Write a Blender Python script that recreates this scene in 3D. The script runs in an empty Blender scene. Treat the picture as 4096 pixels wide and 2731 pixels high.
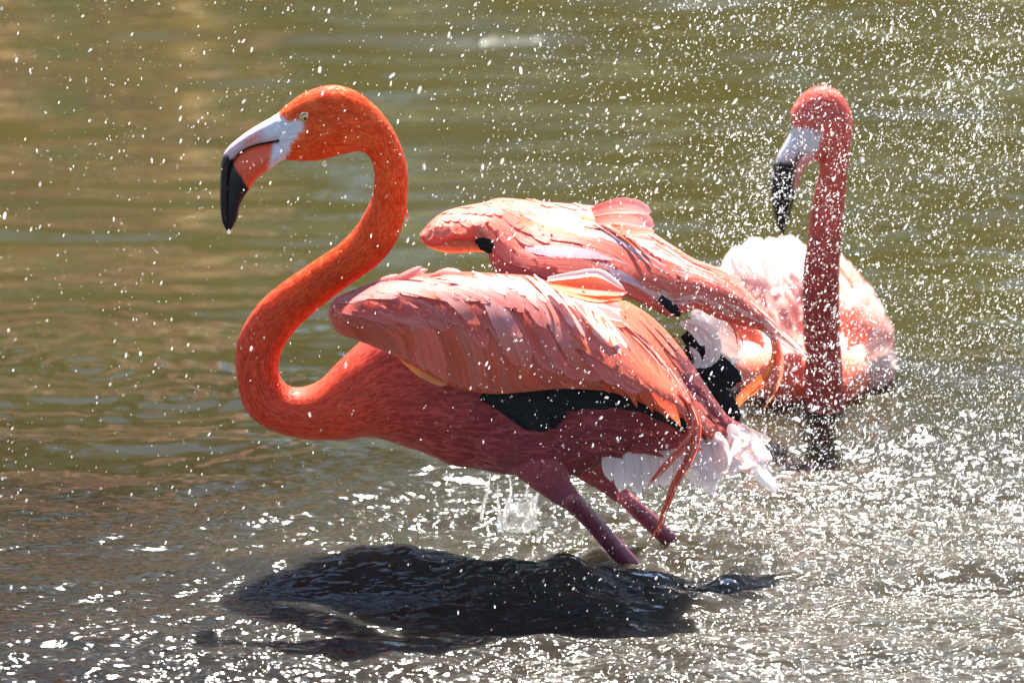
import bpy, math, random
import numpy as np
from mathutils import Vector, Matrix

R = math.radians
random.seed(7)
rng = np.random.default_rng(11)
scene = bpy.context.scene
COL = scene.collection

# ------------------------------------------------------------------ camera
F_PX = 33333.0                      # focal length in photo pixels (4096 wide)
PITCH = R(14.0)
CAM_H = 2.967
Y0 = 10.67                          # vertical plane of the bathing bird
SC = 0.00033                        # metres per photo pixel in that plane
cam_d = bpy.data.cameras.new('camera')
cam = bpy.data.objects.new('camera', cam_d)
COL.objects.link(cam)
cam.location = (0, 0, CAM_H)
cam.rotation_euler = (math.pi / 2 - PITCH, 0, 0)
cam_d.sensor_width = 36
cam_d.lens = F_PX * 36 / 4096
cam_d.clip_start = 0.5
cam_d.clip_end = 3000
cam_d.dof.use_dof = True
cam_d.dof.focus_distance = 10.93
cam_d.dof.aperture_fstop = 5.6
scene.camera = cam

# ------------------------------------------------------------------ sky, sun, exposure
SUN_EL, SUN_AZ = R(55), R(4)       # azimuth: from +Y (away from the camera) towards +X
world = bpy.data.worlds.new('World')
scene.world = world
world.use_nodes = True
wn = world.node_tree
wn.nodes.clear()
sky = wn.nodes.new('ShaderNodeTexSky')
sky.sky_type = 'NISHITA'
sky.sun_disc = False
sky.sun_elevation = SUN_EL
sky.sun_rotation = SUN_AZ
sky.dust_density = 0.2
sky.ozone_density = 3.5
bg = wn.nodes.new('ShaderNodeBackground')
bg.inputs['Strength'].default_value = 0.062
wo = wn.nodes.new('ShaderNodeOutputWorld')
wn.links.new(sky.outputs[0], bg.inputs[0])
wn.links.new(bg.outputs[0], wo.inputs[0])
sun_d = bpy.data.lights.new('sun', 'SUN')
sun_d.energy = 5.0
sun_d.angle = R(0.53)
sun_d.color = (1.0, 0.95, 0.86)
sun = bpy.data.objects.new('sun', sun_d)
COL.objects.link(sun)
SUNV = Vector((math.sin(SUN_AZ) * math.cos(SUN_EL), math.cos(SUN_AZ) * math.cos(SUN_EL), math.sin(SUN_EL)))
sun.rotation_euler = SUNV.to_track_quat('Z', 'Y').to_euler()
vs = scene.view_settings
vs.view_transform = 'Standard'
vs.look = 'None'
vs.exposure = 2.05
vs.gamma = 1.0
vs.use_curve_mapping = False
scene.cycles.use_denoising = True
scene.cycles.max_bounces = 10
scene.cycles.transmission_bounces = 8
scene.cycles.transparent_max_bounces = 12
scene.cycles.sample_clamp_indirect = 12
scene.cycles.blur_glossy = 0.3

# ------------------------------------------------------------------ helpers
def P(px, py, dy=0.0):
    """photo pixel -> world point on the vertical plane Y = Y0 + dy"""
    a = (px - 2048.0) / F_PX
    b = -(py - 1365.5) / F_PX
    cp, sp = math.cos(PITCH), math.sin(PITCH)
    d = (a, cp + b * sp, -sp + b * cp)
    t = (Y0 + dy) / d[1]
    return Vector((d[0] * t, Y0 + dy, CAM_H + d[2] * t))

def PW(px, py, z=0.0):
    """photo pixel -> point on the level plane at height z"""
    a = (px - 2048.0) / F_PX
    b = -(py - 1365.5) / F_PX
    cp, sp = math.cos(PITCH), math.sin(PITCH)
    d = (a, cp + b * sp, -sp + b * cp)
    t = (z - CAM_H) / d[2]
    return Vector((d[0] * t, d[1] * t, z))

def spline(pts, n):
    """Catmull-Rom through pts (k x m) -> n samples, uniform in arc length"""
    p = np.asarray(pts, float)
    k = len(p)
    pe = np.vstack([2 * p[0] - p[1], p, 2 * p[-1] - p[-2]])
    tt = np.linspace(0, k - 1, max(n * 6, 60))
    i = np.minimum(tt.astype(int), k - 2)
    f = (tt - i)[:, None]
    a, b, c, d = pe[i], pe[i + 1], pe[i + 2], pe[i + 3]
    q = 0.5 * (2 * b + (c - a) * f + (2 * a - 5 * b + 4 * c - d) * f ** 2 + (3 * b - a - 3 * c + d) * f ** 3)
    L = np.concatenate([[0], np.cumsum(np.linalg.norm(np.diff(q[:, :min(3, q.shape[1])], axis=0), axis=1))])
    s = np.linspace(0, L[-1], n)
    return np.stack([np.interp(s, L, q[:, j]) for j in range(q.shape[1])], 1)

def spline_i(pts, n):
    """the same, uniform in control-point index"""
    p = np.asarray(pts, float)
    k = len(p)
    pe = np.vstack([2 * p[0] - p[1], p, 2 * p[-1] - p[-2]])
    tt = np.linspace(0, k - 1, n)
    i = np.minimum(tt.astype(int), k - 2)
    f = (tt - i)[:, None]
    a, b, c, d = pe[i], pe[i + 1], pe[i + 2], pe[i + 3]
    return 0.5 * (2 * b + (c - a) * f + (2 * a - 5 * b + 4 * c - d) * f ** 2 + (3 * b - a - 3 * c + d) * f ** 3)

def mesh_obj(name, verts, faces, mat, parent=None, cols=None, uvs=None, smooth=True, attrs=None):
    me = bpy.data.meshes.new(name)
    me.from_pydata([tuple(map(float, v)) for v in verts], [], [tuple(map(int, f)) for f in faces])
    if cols is not None:
        at = me.attributes.new('Col', 'FLOAT_COLOR', 'POINT')
        c = np.ones((len(verts), 4), np.float32)
        c[:, :3] = np.asarray(cols)[:, :3]
        at.data.foreach_set('color', c.ravel())
    if uvs is not None:
        at = me.attributes.new('fuv', 'FLOAT_VECTOR', 'POINT')
        c = np.zeros((len(verts), 3), np.float32)
        c[:, :2] = np.asarray(uvs)[:, :2]
        at.data.foreach_set('vector', c.ravel())
    if attrs:
        for k, vv in attrs.items():
            at = me.attributes.new(k, 'FLOAT', 'POINT')
            at.data.foreach_set('value', np.asarray(vv, np.float32))
    if smooth:
        me.polygons.foreach_set('use_smooth', np.ones(len(me.polygons), bool))
    me.materials.append(mat)
    me.update()
    o = bpy.data.objects.new(name, me)
    COL.objects.link(o)
    if parent:
        o.parent = parent
        o.matrix_parent_inverse = Matrix.Identity(4)
        # geometry is written in world metres: cancel the parent's own offset
        off = Vector((0, 0, 0))
        q = parent
        while q:
            off += q.location
            q = q.parent
        o.location = -off
    return o

def tag(o, label=None, cat=None, group=None, kind=None):
    if label: o['label'] = label
    if cat: o['category'] = cat
    if group: o['group'] = group
    if kind: o['kind'] = kind
    return o

def empty(name, loc, label, cat, group=None):
    o = bpy.data.objects.new(name, None)
    o.empty_display_size = 0.1
    COL.objects.link(o)
    o.location = loc
    return tag(o, label, cat, group)

def grid_faces(nr, nc, wrap=False):
    f = []
    for i in range(nr - 1):
        for j in range(nc if wrap else nc - 1):
            j2 = (j + 1) % nc
            f.append((i * nc + j, i * nc + j2, (i + 1) * nc + j2, (i + 1) * nc + j))
    return f

# cheap smooth value noise for colours and jitter
_perm = rng.random((64, 64))
def vnoise(x, y):
    x = np.asarray(x, float); y = np.asarray(y, float)
    xi = np.floor(x).astype(int); yi = np.floor(y).astype(int)
    fx = x - xi; fy = y - yi
    fx = fx * fx * (3 - 2 * fx); fy = fy * fy * (3 - 2 * fy)
    g = lambda a, b: _perm[a % 64, b % 64]
    return (g(xi, yi) * (1 - fx) + g(xi + 1, yi) * fx) * (1 - fy) + (g(xi, yi + 1) * (1 - fx) + g(xi + 1, yi + 1) * fx) * fy

# ------------------------------------------------------------------ materials
def new_mat(name):
    m = bpy.data.materials.new(name)
    m.use_nodes = True
    nt = m.node_tree
    nt.nodes.clear()
    out = nt.nodes.new('ShaderNodeOutputMaterial')
    return m, nt, out

def N(nt, typ, **kw):
    n = nt.nodes.new(typ)
    for k, v in kw.items():
        setattr(n, k, v)
    return n

def L(nt, a, b):
    nt.links.new(a, b)

def plumage_mat(name, trans, streak=(26, 3), rough=0.5, contrast=0.45, sss=0.0, bump=0.35, fray=False, sheen=0.05, spec=0.18):
    m, nt, out = new_mat(name)
    col = N(nt, 'ShaderNodeAttribute', attribute_name='Col')
    uv = N(nt, 'ShaderNodeAttribute', attribute_name='fuv')
    oi = N(nt, 'ShaderNodeObjectInfo')
    mp = N(nt, 'ShaderNodeMapping')
    mp.inputs['Scale'].default_value = (streak[0], streak[1], 1)
    L(nt, uv.outputs['Vector'], mp.inputs['Vector'])
    L(nt, oi.outputs['Random'], mp.inputs['Location'])
    no = N(nt, 'ShaderNodeTexNoise')
    no.inputs['Scale'].default_value = 1.0
    no.inputs['Detail'].default_value = 4.0
    L(nt, mp.outputs[0], no.inputs['Vector'])
    mr = N(nt, 'ShaderNodeMapRange')
    mr.inputs['From Min'].default_value = 0.3
    mr.inputs['From Max'].default_value = 0.7
    mr.inputs['To Min'].default_value = 1 - contrast
    mr.inputs['To Max'].default_value = 1 + contrast * 0.45
    L(nt, no.outputs['Fac'], mr.inputs['Value'])
    mx = N(nt, 'ShaderNodeMix', data_type='RGBA', blend_type='MULTIPLY')
    mx.inputs['Factor'].default_value = 1.0
    L(nt, col.outputs['Color'], mx.inputs['A'])
    L(nt, mr.outputs[0], mx.inputs['B'])
    bs = N(nt, 'ShaderNodeBsdfPrincipled')
    bs.inputs['Roughness'].default_value = rough
    bs.inputs['Specular IOR Level'].default_value = spec
    bs.inputs['Sheen Weight'].default_value = sheen
    bs.inputs['Sheen Roughness'].default_value = 0.4
    if sss > 0:
        bs.inputs['Subsurface Weight'].default_value = sss
        bs.inputs['Subsurface Radius'].default_value = (1.0, 0.25, 0.1)
        bs.inputs['Subsurface Scale'].default_value = 0.012
    L(nt, mx.outputs['Result'], bs.inputs['Base Color'])
    bp = N(nt, 'ShaderNodeBump')
    bp.inputs['Strength'].default_value = bump
    bp.inputs['Distance'].default_value = 0.002
    L(nt, no.outputs['Fac'], bp.inputs['Height'])
    L(nt, bp.outputs[0], bs.inputs['Normal'])
    if trans > 0:
        tr = N(nt, 'ShaderNodeBsdfTranslucent')
        L(nt, mx.outputs['Result'], tr.inputs['Color'])
        ms = N(nt, 'ShaderNodeMixShader')
        ms.inputs[0].default_value = trans
        L(nt, bs.outputs[0], ms.inputs[1])
        L(nt, tr.outputs[0], ms.inputs[2])
        last = ms
    else:
        last = bs
    if fray:                                                     # barbs separate along the vane's rim
        sp = N(nt, 'ShaderNodeSeparateXYZ')
        L(nt, uv.outputs['Vector'], sp.inputs[0])
        c1 = N(nt, 'ShaderNodeMath', operation='SUBTRACT'); c1.inputs[1].default_value = 0.5
        L(nt, sp.outputs['X'], c1.inputs[0])
        ab = N(nt, 'ShaderNodeMath', operation='ABSOLUTE'); L(nt, c1.outputs[0], ab.inputs[0])
        ba = N(nt, 'ShaderNodeMath', operation='MULTIPLY_ADD'); ba.inputs[1].default_value = -0.25   # barbs slant to the tip
        L(nt, ab.outputs[0], ba.inputs[0]); L(nt, sp.outputs['Y'], ba.inputs[2])
        cb = N(nt, 'ShaderNodeCombineXYZ')
        m1 = N(nt, 'ShaderNodeMath', operation='MULTIPLY'); m1.inputs[1].default_value = 34
        L(nt, ba.outputs[0], m1.inputs[0]); L(nt, m1.outputs[0], cb.inputs['X'])
        m2 = N(nt, 'ShaderNodeMath', operation='MULTIPLY'); m2.inputs[1].default_value = 3
        L(nt, sp.outputs['X'], m2.inputs[0]); L(nt, m2.outputs[0], cb.inputs['Y'])
        L(nt, oi.outputs['Random'], cb.inputs['Z'])
        n2 = N(nt, 'ShaderNodeTexNoise'); n2.inputs['Scale'].default_value = 1.0; n2.inputs['Detail'].default_value = 2
        L(nt, cb.outputs[0], n2.inputs['Vector'])
        th = N(nt, 'ShaderNodeMapRange'); th.inputs['From Min'].default_value = 0.30; th.inputs['From Max'].default_value = 0.5
        th.inputs['To Min'].default_value = 1.1; th.inputs['To Max'].default_value = 0.46
        L(nt, ab.outputs[0], th.inputs['Value'])
        gt = N(nt, 'ShaderNodeMath', operation='GREATER_THAN')
        L(nt, n2.outputs['Fac'], gt.inputs[0]); L(nt, th.outputs[0], gt.inputs[1])
        tp = N(nt, 'ShaderNodeBsdfTransparent')
        mf = N(nt, 'ShaderNodeMixShader')
        L(nt, gt.outputs[0], mf.inputs[0]); L(nt, last.outputs[0], mf.inputs[1]); L(nt, tp.outputs[0], mf.inputs[2])
        last = mf
    L(nt, last.outputs[0], out.inputs['Surface'])
    return m

M_BODY = plumage_mat('plumage_skin', 0.0, streak=(90, 5), contrast=0.24, sss=0.4, bump=0.15, sheen=0.04, spec=0.12)
M_FUZZ = plumage_mat('plumage_fuzz', 0.45, streak=(3, 2), contrast=0.06, bump=0.0, sheen=0.10, rough=0.5)
M_FEATHER = plumage_mat('feather', 0.42, streak=(16, 1.2), contrast=0.18, bump=0.3, fray=True)
M_VANE = plumage_mat('thin_vane', 0.5, streak=(12, 0.8), contrast=0.14, bump=0.3)
M_WING = plumage_mat('wing_base', 0.35, streak=(14, 5), contrast=0.12, bump=0.15)
M_BLACK = plumage_mat('black_feather', 0.03, streak=(14, 2), contrast=0.4, rough=0.42, bump=0.9, sheen=0.0, spec=0.22)

def horn_mat(name, rough, coat, bump, scale):
    m, nt, out = new_mat(name)
    col = N(nt, 'ShaderNodeAttribute', attribute_name='Col')
    no = N(nt, 'ShaderNodeTexNoise')
    no.inputs['Scale'].default_value = scale
    no.inputs['Detail'].default_value = 5
    tc = N(nt, 'ShaderNodeTexCoord')
    L(nt, tc.outputs['Object'], no.inputs['Vector'])
    mr = N(nt, 'ShaderNodeMapRange')
    mr.inputs['To Min'].default_value = 0.7
    mr.inputs['To Max'].default_value = 1.25
    L(nt, no.outputs['Fac'], mr.inputs['Value'])
    mx = N(nt, 'ShaderNodeMix', data_type='RGBA', blend_type='MULTIPLY')
    mx.inputs['Factor'].default_value = 1
    L(nt, col.outputs['Color'], mx.inputs['A'])
    L(nt, mr.outputs[0], mx.inputs['B'])
    bs = N(nt, 'ShaderNodeBsdfPrincipled')
    bs.inputs['Roughness'].default_value = rough
    bs.inputs['Coat Weight'].default_value = coat
    bs.inputs['Coat Roughness'].default_value = 0.25
    bs.inputs['Specular IOR Level'].default_value = 0.3
    L(nt, mx.outputs['Result'], bs.inputs['Base Color'])
    bp = N(nt, 'ShaderNodeBump')
    bp.inputs['Strength'].default_value = bump
    bp.inputs['Distance'].default_value = 0.001
    L(nt, no.outputs['Fac'], bp.inputs['Height'])
    L(nt, bp.outputs[0], bs.inputs['Normal'])
    L(nt, bs.outputs[0], out.inputs['Surface'])
    return m

M_BILL = horn_mat('bill_horn', 0.42, 0.15, 0.25, 220)
M_LEG = horn_mat('leg_scales', 0.35, 0.35, 0.6, 260)
M_EYE = horn_mat('eye', 0.08, 0.6, 0.0, 50)

def water_mat():
    m, nt, out = new_mat('pond_water')
    geo = N(nt, 'ShaderNodeNewGeometry')
    chop = N(nt, 'ShaderNodeAttribute', attribute_name='chop')
    sx = N(nt, 'ShaderNodeSeparateXYZ')
    L(nt, geo.outputs['Position'], sx.inputs[0])
    # murk: stirred brown mud near the birds; lighter green behind paints in foliage reflections too
    mr = N(nt, 'ShaderNodeMapRange')
    mr.inputs['From Min'].default_value = 10.3
    mr.inputs['From Max'].default_value = 12.4
    L(nt, sx.outputs['Y'], mr.inputs['Value'])
    no = N(nt, 'ShaderNodeTexNoise')
    no.inputs['Scale'].default_value = 2.3
    no.inputs['Detail'].default_value = 5
    L(nt, geo.outputs['Position'], no.inputs['Vector'])
    mu = N(nt, 'ShaderNodeMath', operation='MULTIPLY_ADD')
    mu.inputs[1].default_value = 0.9
    L(nt, no.outputs['Fac'], mu.inputs[0])
    ad = N(nt, 'ShaderNodeMath', operation='ADD')
    ad.inputs[1].default_value = -0.45
    L(nt, mr.outputs[0], mu.inputs[2])
    L(nt, mu.outputs[0], ad.inputs[0])
    cr = N(nt, 'ShaderNodeValToRGB')
    cr.color_ramp.elements[0].color = (0.0105, 0.0085, 0.0055, 1)
    cr.color_ramp.elements[1].color = (0.036, 0.032, 0.010, 1)
    L(nt, ad.outputs[0], cr.inputs['Fac'])
    # murky body of the water: light scatters a few centimetres inside it
    ss = N(nt, 'ShaderNodeSubsurfaceScattering', falloff='BURLEY')
    ss.inputs['Scale'].default_value = 0.06
    ss.inputs['Radius'].default_value = (1.0, 0.9, 0.6)
    mud = N(nt, 'ShaderNodeAttribute', attribute_name='mud')
    mm = N(nt, 'ShaderNodeMix', data_type='RGBA')
    L(nt, mud.outputs['Fac'], mm.inputs['Factor']); L(nt, cr.outputs[0], mm.inputs['A'])
    mm.inputs['B'].default_value = (0.050, 0.042, 0.029, 1)
    L(nt, mm.outputs['Result'], ss.inputs['Color'])
    # capillary wavelets, strongest where the water is stirred up
    mp = N(nt, 'ShaderNodeMapping')
    mp.inputs['Scale'].default_value = (0.62, 1.0, 1.0)
    L(nt, geo.outputs['Position'], mp.inputs[0])
    n0 = N(nt, 'ShaderNodeTexNoise')
    n0.inputs['Scale'].default_value = 9
    L(nt, mp.outputs[0], n0.inputs['Vector'])
    wv = N(nt, 'ShaderNodeMix', data_type='RGBA', blend_type='LINEAR_LIGHT')
    wv.inputs['Factor'].default_value = 0.03
    L(nt, mp.outputs[0], wv.inputs['A']); L(nt, n0.outputs['Color'], wv.inputs['B'])
    n1 = N(nt, 'ShaderNodeTexNoise')
    n1.inputs['Scale'].default_value = 58
    n1.inputs['Detail'].default_value = 1.6
    n1.inputs['Roughness'].default_value = 0.5
    L(nt, wv.outputs['Result'], n1.inputs['Vector'])
    bp = N(nt, 'ShaderNodeBump')
    bp.inputs['Distance'].default_value = 0.020
    L(nt, chop.outputs['Fac'], bp.inputs['Strength'])
    L(nt, n1.outputs['Fac'], bp.inputs['Height'])
    rg = N(nt, 'ShaderNodeMapRange')
    rg.inputs['To Min'].default_value = 0.06
    rg.inputs['To Max'].default_value = 0.19
    L(nt, chop.outputs['Fac'], rg.inputs['Value'])
    gl = N(nt, 'ShaderNodeBsdfGlossy')
    L(nt, rg.outputs[0], gl.inputs['Roughness'])
    L(nt, bp.outputs[0], gl.inputs['Normal'])
    fr = N(nt, 'ShaderNodeFresnel'); fr.inputs['IOR'].default_value = 1.333
    L(nt, bp.outputs[0], fr.inputs['Normal'])
    ms = N(nt, 'ShaderNodeMixShader')
    L(nt, fr.outputs[0], ms.inputs[0]); L(nt, ss.outputs[0], ms.inputs[1]); L(nt, gl.outputs[0], ms.inputs[2])
    L(nt, ms.outputs[0], out.inputs['Surface'])
    return m
M_WATER = water_mat()

def drop_mat(name, rough, milk):
    m, nt, out = new_mat(name)
    gl = N(nt, 'ShaderNodeBsdfGlass')
    gl.inputs['IOR'].default_value = 1.333
    gl.inputs['Roughness'].default_value = rough
    tr = N(nt, 'ShaderNodeBsdfTranslucent')
    tr.inputs['Color'].default_value = (0.95, 0.96, 0.97, 1)
    ms = N(nt, 'ShaderNodeMixShader')
    ms.inputs[0].default_value = milk
    L(nt, gl.outputs[0], ms.inputs[1])
    L(nt, tr.outputs[0], ms.inputs[2])
    L(nt, ms.outputs[0], out.inputs['Surface'])
    return m
M_DROP = drop_mat('water_drop', 0.20, 0.30)
M_SPLASH = drop_mat('splash_glass', 0.16, 0.05)
M_BIGDROP = drop_mat('large_water_drop', 0.12, 0.16)

def plain_mat(name, color, rough=0.8, var=0.4, scale=6.0, trans=0.0):
    m, nt, out = new_mat(name)
    tc = N(nt, 'ShaderNodeTexCoord')
    no = N(nt, 'ShaderNodeTexNoise')
    no.inputs['Scale'].default_value = scale
    no.inputs['Detail'].default_value = 6
    L(nt, tc.outputs['Object'], no.inputs['Vector'])
    cr = N(nt, 'ShaderNodeValToRGB')
    cr.color_ramp.elements[0].position = 0.3
    cr.color_ramp.elements[1].position = 0.7
    cr.color_ramp.elements[0].color = tuple(c * (1 - var) for c in color) + (1,)
    cr.color_ramp.elements[1].color = tuple(min(1, c * (1 + var)) for c in color) + (1,)
    L(nt, no.outputs['Fac'], cr.inputs[0])
    bs = N(nt, 'ShaderNodeBsdfPrincipled')
    bs.inputs['Roughness'].default_value = rough
    L(nt, cr.outputs[0], bs.inputs['Base Color'])
    bp = N(nt, 'ShaderNodeBump')
    bp.inputs['Strength'].default_value = 0.4
    L(nt, no.outputs['Fac'], bp.inputs['Height'])
    L(nt, bp.outputs[0], bs.inputs['Normal'])
    if trans:
        t = N(nt, 'ShaderNodeBsdfTranslucent')
        L(nt, cr.outputs[0], t.inputs['Color'])
        ms = N(nt, 'ShaderNodeMixShader')
        ms.inputs[0].default_value = trans
        L(nt, bs.outputs[0], ms.inputs[1]); L(nt, t.outputs[0], ms.inputs[2])
        L(nt, ms.outputs[0], out.inputs['Surface'])
    else:
        L(nt, bs.outputs[0], out.inputs['Surface'])
    return m
M_SOIL = plain_mat('dry_grass_bank', (0.40, 0.34, 0.12), scale=1.5, var=0.3)
M_BARK = plain_mat('bark', (0.12, 0.09, 0.06), scale=9)
M_LEAF_A = plain_mat('leaf_olive', (0.10, 0.105, 0.026), scale=1.3, trans=0.5, rough=0.5)
M_LEAF_B = plain_mat('leaf_yellow_green', (0.15, 0.125, 0.028), scale=1.3, trans=0.5, rough=0.5)
M_LEAF_C = plain_mat('leaf_dark', (0.055, 0.06, 0.016), scale=1.3, trans=0.45, rough=0.5)

# ------------------------------------------------------------------ ground and water
def axis(core0, core1, step, far0, far1, grow=1.12):
    a = list(np.arange(core0, core1, step))
    s, x, lo = step, core0, []
    while x > far0:
        s *= grow; x -= s; lo.append(max(x, far0))
    s, x, hi = step, a[-1], []
    while x < far1:
        s *= grow; x += s; hi.append(min(x, far1))
    return np.array(lo[::-1] + a + hi)

BANK_Y = 17.0
gx = axis(-12, 12, 0.8, -1500, 1500, 1.3)
gy = axis(14, 24, 0.4, -1500, 1500, 1.3)
GX, GY = np.meshgrid(gx, gy)
rise = np.clip((GY - BANK_Y + 0.9 * (vnoise(GX * 0.35 + 40, GY * 0.2) - 0.5)) / 2.8, 0, 1)
GZ = -0.55 + rise * rise * (3 - 2 * rise) * (1.75 + 0.3 * vnoise(GX * 0.5, GY * 0.5 + 9))
g = mesh_obj('ground', np.stack([GX, GY, GZ], -1).reshape(-1, 3), grid_faces(len(gy), len(gx)), M_SOIL)
tag(g, kind='structure')

wx = axis(-0.92, 0.92, 0.0036, -400, 400, 1.16)
wy0 = axis(9.75, 11.6, 0.0052, -300, 11.6, 1.16)
wy1 = axis(11.6, 14.7, 0.009, 11.6, 400, 1.16)
wy = np.unique(np.concatenate([wy0[wy0 < 11.6], wy1]))
WX, WY = np.meshgrid(wx, wy)

def bump2(cx, cy, rx, ry):
    return np.exp(-((WX - cx) / rx) ** 2 - ((WY - cy) / ry) ** 2)

FOOT = PW(2560, 2275); FOOT2 = PW(2715, 2190); NECK2 = PW(3295, 1640)
def chop_map():
    near = 1 / (1 + np.exp((WY - 11.15) / 0.22))                 # stirred in front, calm behind
    c = 0.05 + 0.27 * near
    rr = PW(3500, 2300)
    c += 0.72 * bump2(rr.x + 0.1, rr.y - 0.05, 0.62, 0.75)
    c += 0.35 * bump2(PW(1900, 2600).x, PW(1900, 2600).y, 0.6, 0.14)
    c += 0.20 * bump2(PW(2000, 2050).x, PW(2000, 2050).y, 0.35, 0.25)
    c -= 0.22 * bump2(PW(700, 1800).x, PW(700, 1800).y, 0.5, 0.4)
    return np.clip(c, 0.02, 1.1)
CH = chop_map()
H = np.zeros_like(WX)
fade = np.exp(-np.maximum(np.abs(WX) - 1.5, 0) / 1.5) * np.exp(-np.maximum(WY - 15, 0) / 1.5) * np.exp(-np.maximum(9 - WY, 0) / 1.5)
wr = np.random.default_rng(5)
for i in range(26):                                              # long swell, crests across the view
    lam = wr.uniform(0.09, 0.42); a = wr.normal(0, 0.16) + math.pi / 2
    k = 2 * math.pi / lam
    H += (0.045 * lam / (2 * math.pi)) * wr.uniform(0.4, 1.0) * np.sin(k * (WX * math.cos(a) + WY * math.sin(a)) + wr.uniform(0, 6.28))
mod = 0.45 + 1.1 * vnoise(WX * 4 + 7, WY * 3)
for i in range(60):                                              # chop
    lam = 0.028 * (0.22 / 0.028) ** wr.random(); a = wr.normal(0, 0.75) + math.pi / 2
    k = 2 * math.pi / lam
    ph = wr.uniform(0, 6.28) + 0.9 * vnoise(WX * 3 + i, WY * 3 + 2 * i)
    s = np.sin(k * (WX * math.cos(a) + WY * math.sin(a)) + ph)
    H += (CH * 0.85 + 0.42 / (1 + np.exp((WY - 11.2) / 0.2))) * mod * (0.052 * lam / (2 * math.pi)) * wr.uniform(0.5, 1.0) * s * (1 if lam > 0.06 else 0.8)
for (c, amp, lam, dec) in ((FOOT, 0.008, 0.06, 0.16), (FOOT2, 0.007, 0.055, 0.14), (NECK2, 0.0035, 0.09, 0.40), (PW(2000, 2100), 0.004, 0.05, 0.2),
                           (PW(350, 1470), 0.0022, 0.045, 0.14), (PW(700, 1590), 0.0016, 0.04, 0.12), (PW(180, 1330), 0.0018, 0.05, 0.12)):
    rd = np.hypot(WX - c.x, WY - c.y)
    H += amp * np.exp(-rd / dec) * np.sin(2 * math.pi * rd / lam)
# the ridge pushed up in front of the legs
rx0, rx1 = PW(700, 2240).x, PW(2560, 2240).x
t = (WX - rx0) / (rx1 - rx0)
env = np.clip(t / 0.35, 0, 1) * np.clip((1.12 - t) / 0.25, 0, 1)
yc = 10.60 + 0.05 * (vnoise(WX * 6, WX * 0 + 3) - 0.5) - 0.05 * (t - 0.5)
hr = 0.038 * (0.6 + 0.8 * vnoise(WX * 14 + 3, WX * 0 + 11)) * env
dyy = WY - yc
H += hr * np.where(dyy > 0, np.exp(-(dyy / 0.035) ** 2), np.exp(-(dyy / 0.075) ** 2))
H += 0.010 * bump2(PW(700, 2500).x, PW(700, 2500).y, 0.3, 0.08) + 0.012 * bump2(PW(2300, 2620).x, PW(2300, 2620).y, 0.35, 0.05)
H *= fade
nr, nc = WX.shape
idx = np.arange(nr * nc).reshape(nr, nc)
fc = np.stack([idx[:-1, :-1], idx[:-1, 1:], idx[1:, 1:], idx[1:, :-1]], -1).reshape(-1, 4)
me = bpy.data.meshes.new('water')
co = np.stack([WX, WY, H], -1).reshape(-1, 3).astype(np.float32)
me.vertices.add(len(co)); me.vertices.foreach_set('co', co.ravel())
me.loops.add(fc.size); me.loops.foreach_set('vertex_index', fc.ravel().astype(np.int32))
me.polygons.add(len(fc)); me.polygons.foreach_set('loop_start', np.arange(0, fc.size, 4, dtype=np.int32))
me.polygons.foreach_set('use_smooth', np.ones(len(fc), bool))
MUD = np.clip(0.9 * bump2(PW(3500, 2300).x + 0.1, PW(3500, 2300).y - 0.05, 0.7, 0.8) + 0.5 * env * np.exp(-((WY - yc - 0.05) / 0.10) ** 2), 0, 1)
at = me.attributes.new('mud', 'FLOAT', 'POINT'); at.data.foreach_set('value', MUD.ravel().astype(np.float32))
at = me.attributes.new('chop', 'FLOAT', 'POINT'); at.data.foreach_set('value', CH.ravel().astype(np.float32))
me.materials.append(M_WATER); me.update(); me.validate()
w = bpy.data.objects.new('water', me); COL.objects.link(w); tag(w, kind='structure')

# ------------------------------------------------------------------ loft: one continuous swept body
def loft(stations, n, seg, depth, dy=0.0, power=2.0):
    """stations: (ax, ay, bx, by[, half depth px]) in photo pixels; returns verts, faces, px, py, s, angle"""
    st = spline_i([s[:4] for s in stations], n)
    dp = spline_i([[d] for d in depth], n)[:, 0]
    dyv = spline_i([[d] for d in (dy if hasattr(dy, '__len__') else [dy] * len(stations))], n)[:, 0]
    V, PX, S, A = [], [], [], []
    for i in range(n):
        a, b = st[i, :2], st[i, 2:4]
        c, u = (a + b) / 2, (a - b) / 2
        for j in range(seg):
            th = 2 * math.pi * j / seg
            cs, sn = math.cos(th), math.sin(th)
            e = 2.0 / power
            cu = math.copysign(abs(cs) ** e, cs); su = math.copysign(abs(sn) ** e, sn)
            q = c + u * cu
            p = P(q[0], q[1], dyv[i])
            p.y += -dp[i] * SC * su
            V.append(p); PX.append(q); S.append(i / (n - 1)); A.append(th)
    F = grid_faces(n, seg, True)
    # caps
    for i in (0, n - 1):
        q = (st[i, :2] + st[i, 2:4]) / 2
        V.append(P(q[0], q[1], dyv[i])); PX.append(q); S.append(i / (n - 1)); A.append(0)
        k = len(V) - 1
        for j in range(seg):
            j2 = (j + 1) % seg
            F.append((k, i * seg + j2, i * seg + j) if i == 0 else (k, i * seg + j, i * seg + j2))
    return np.array([tuple(v) for v in V]), F, np.array(PX), np.array(S), np.array(A)

def inside(poly, x, y):
    poly = np.asarray(poly, float)
    c = np.zeros(len(x), bool)
    j = len(poly) - 1
    for i in range(len(poly)):
        xi, yi = poly[i]; xj, yj = poly[j]
        c ^= ((yi > y) != (yj > y)) & (x < (xj - xi) * (y - yi) / (yj - yi + 1e-9) + xi)
        j = i
    return c

def mixc(a, b, t):
    t = np.asarray(t)[..., None]
    return np.asarray(a) * (1 - t) + np.asarray(b) * t

def sm(x, a, b):
    t = np.clip((np.asarray(x, float) - a) / (b - a), 0, 1)
    return t * t * (3 - 2 * t)

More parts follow.
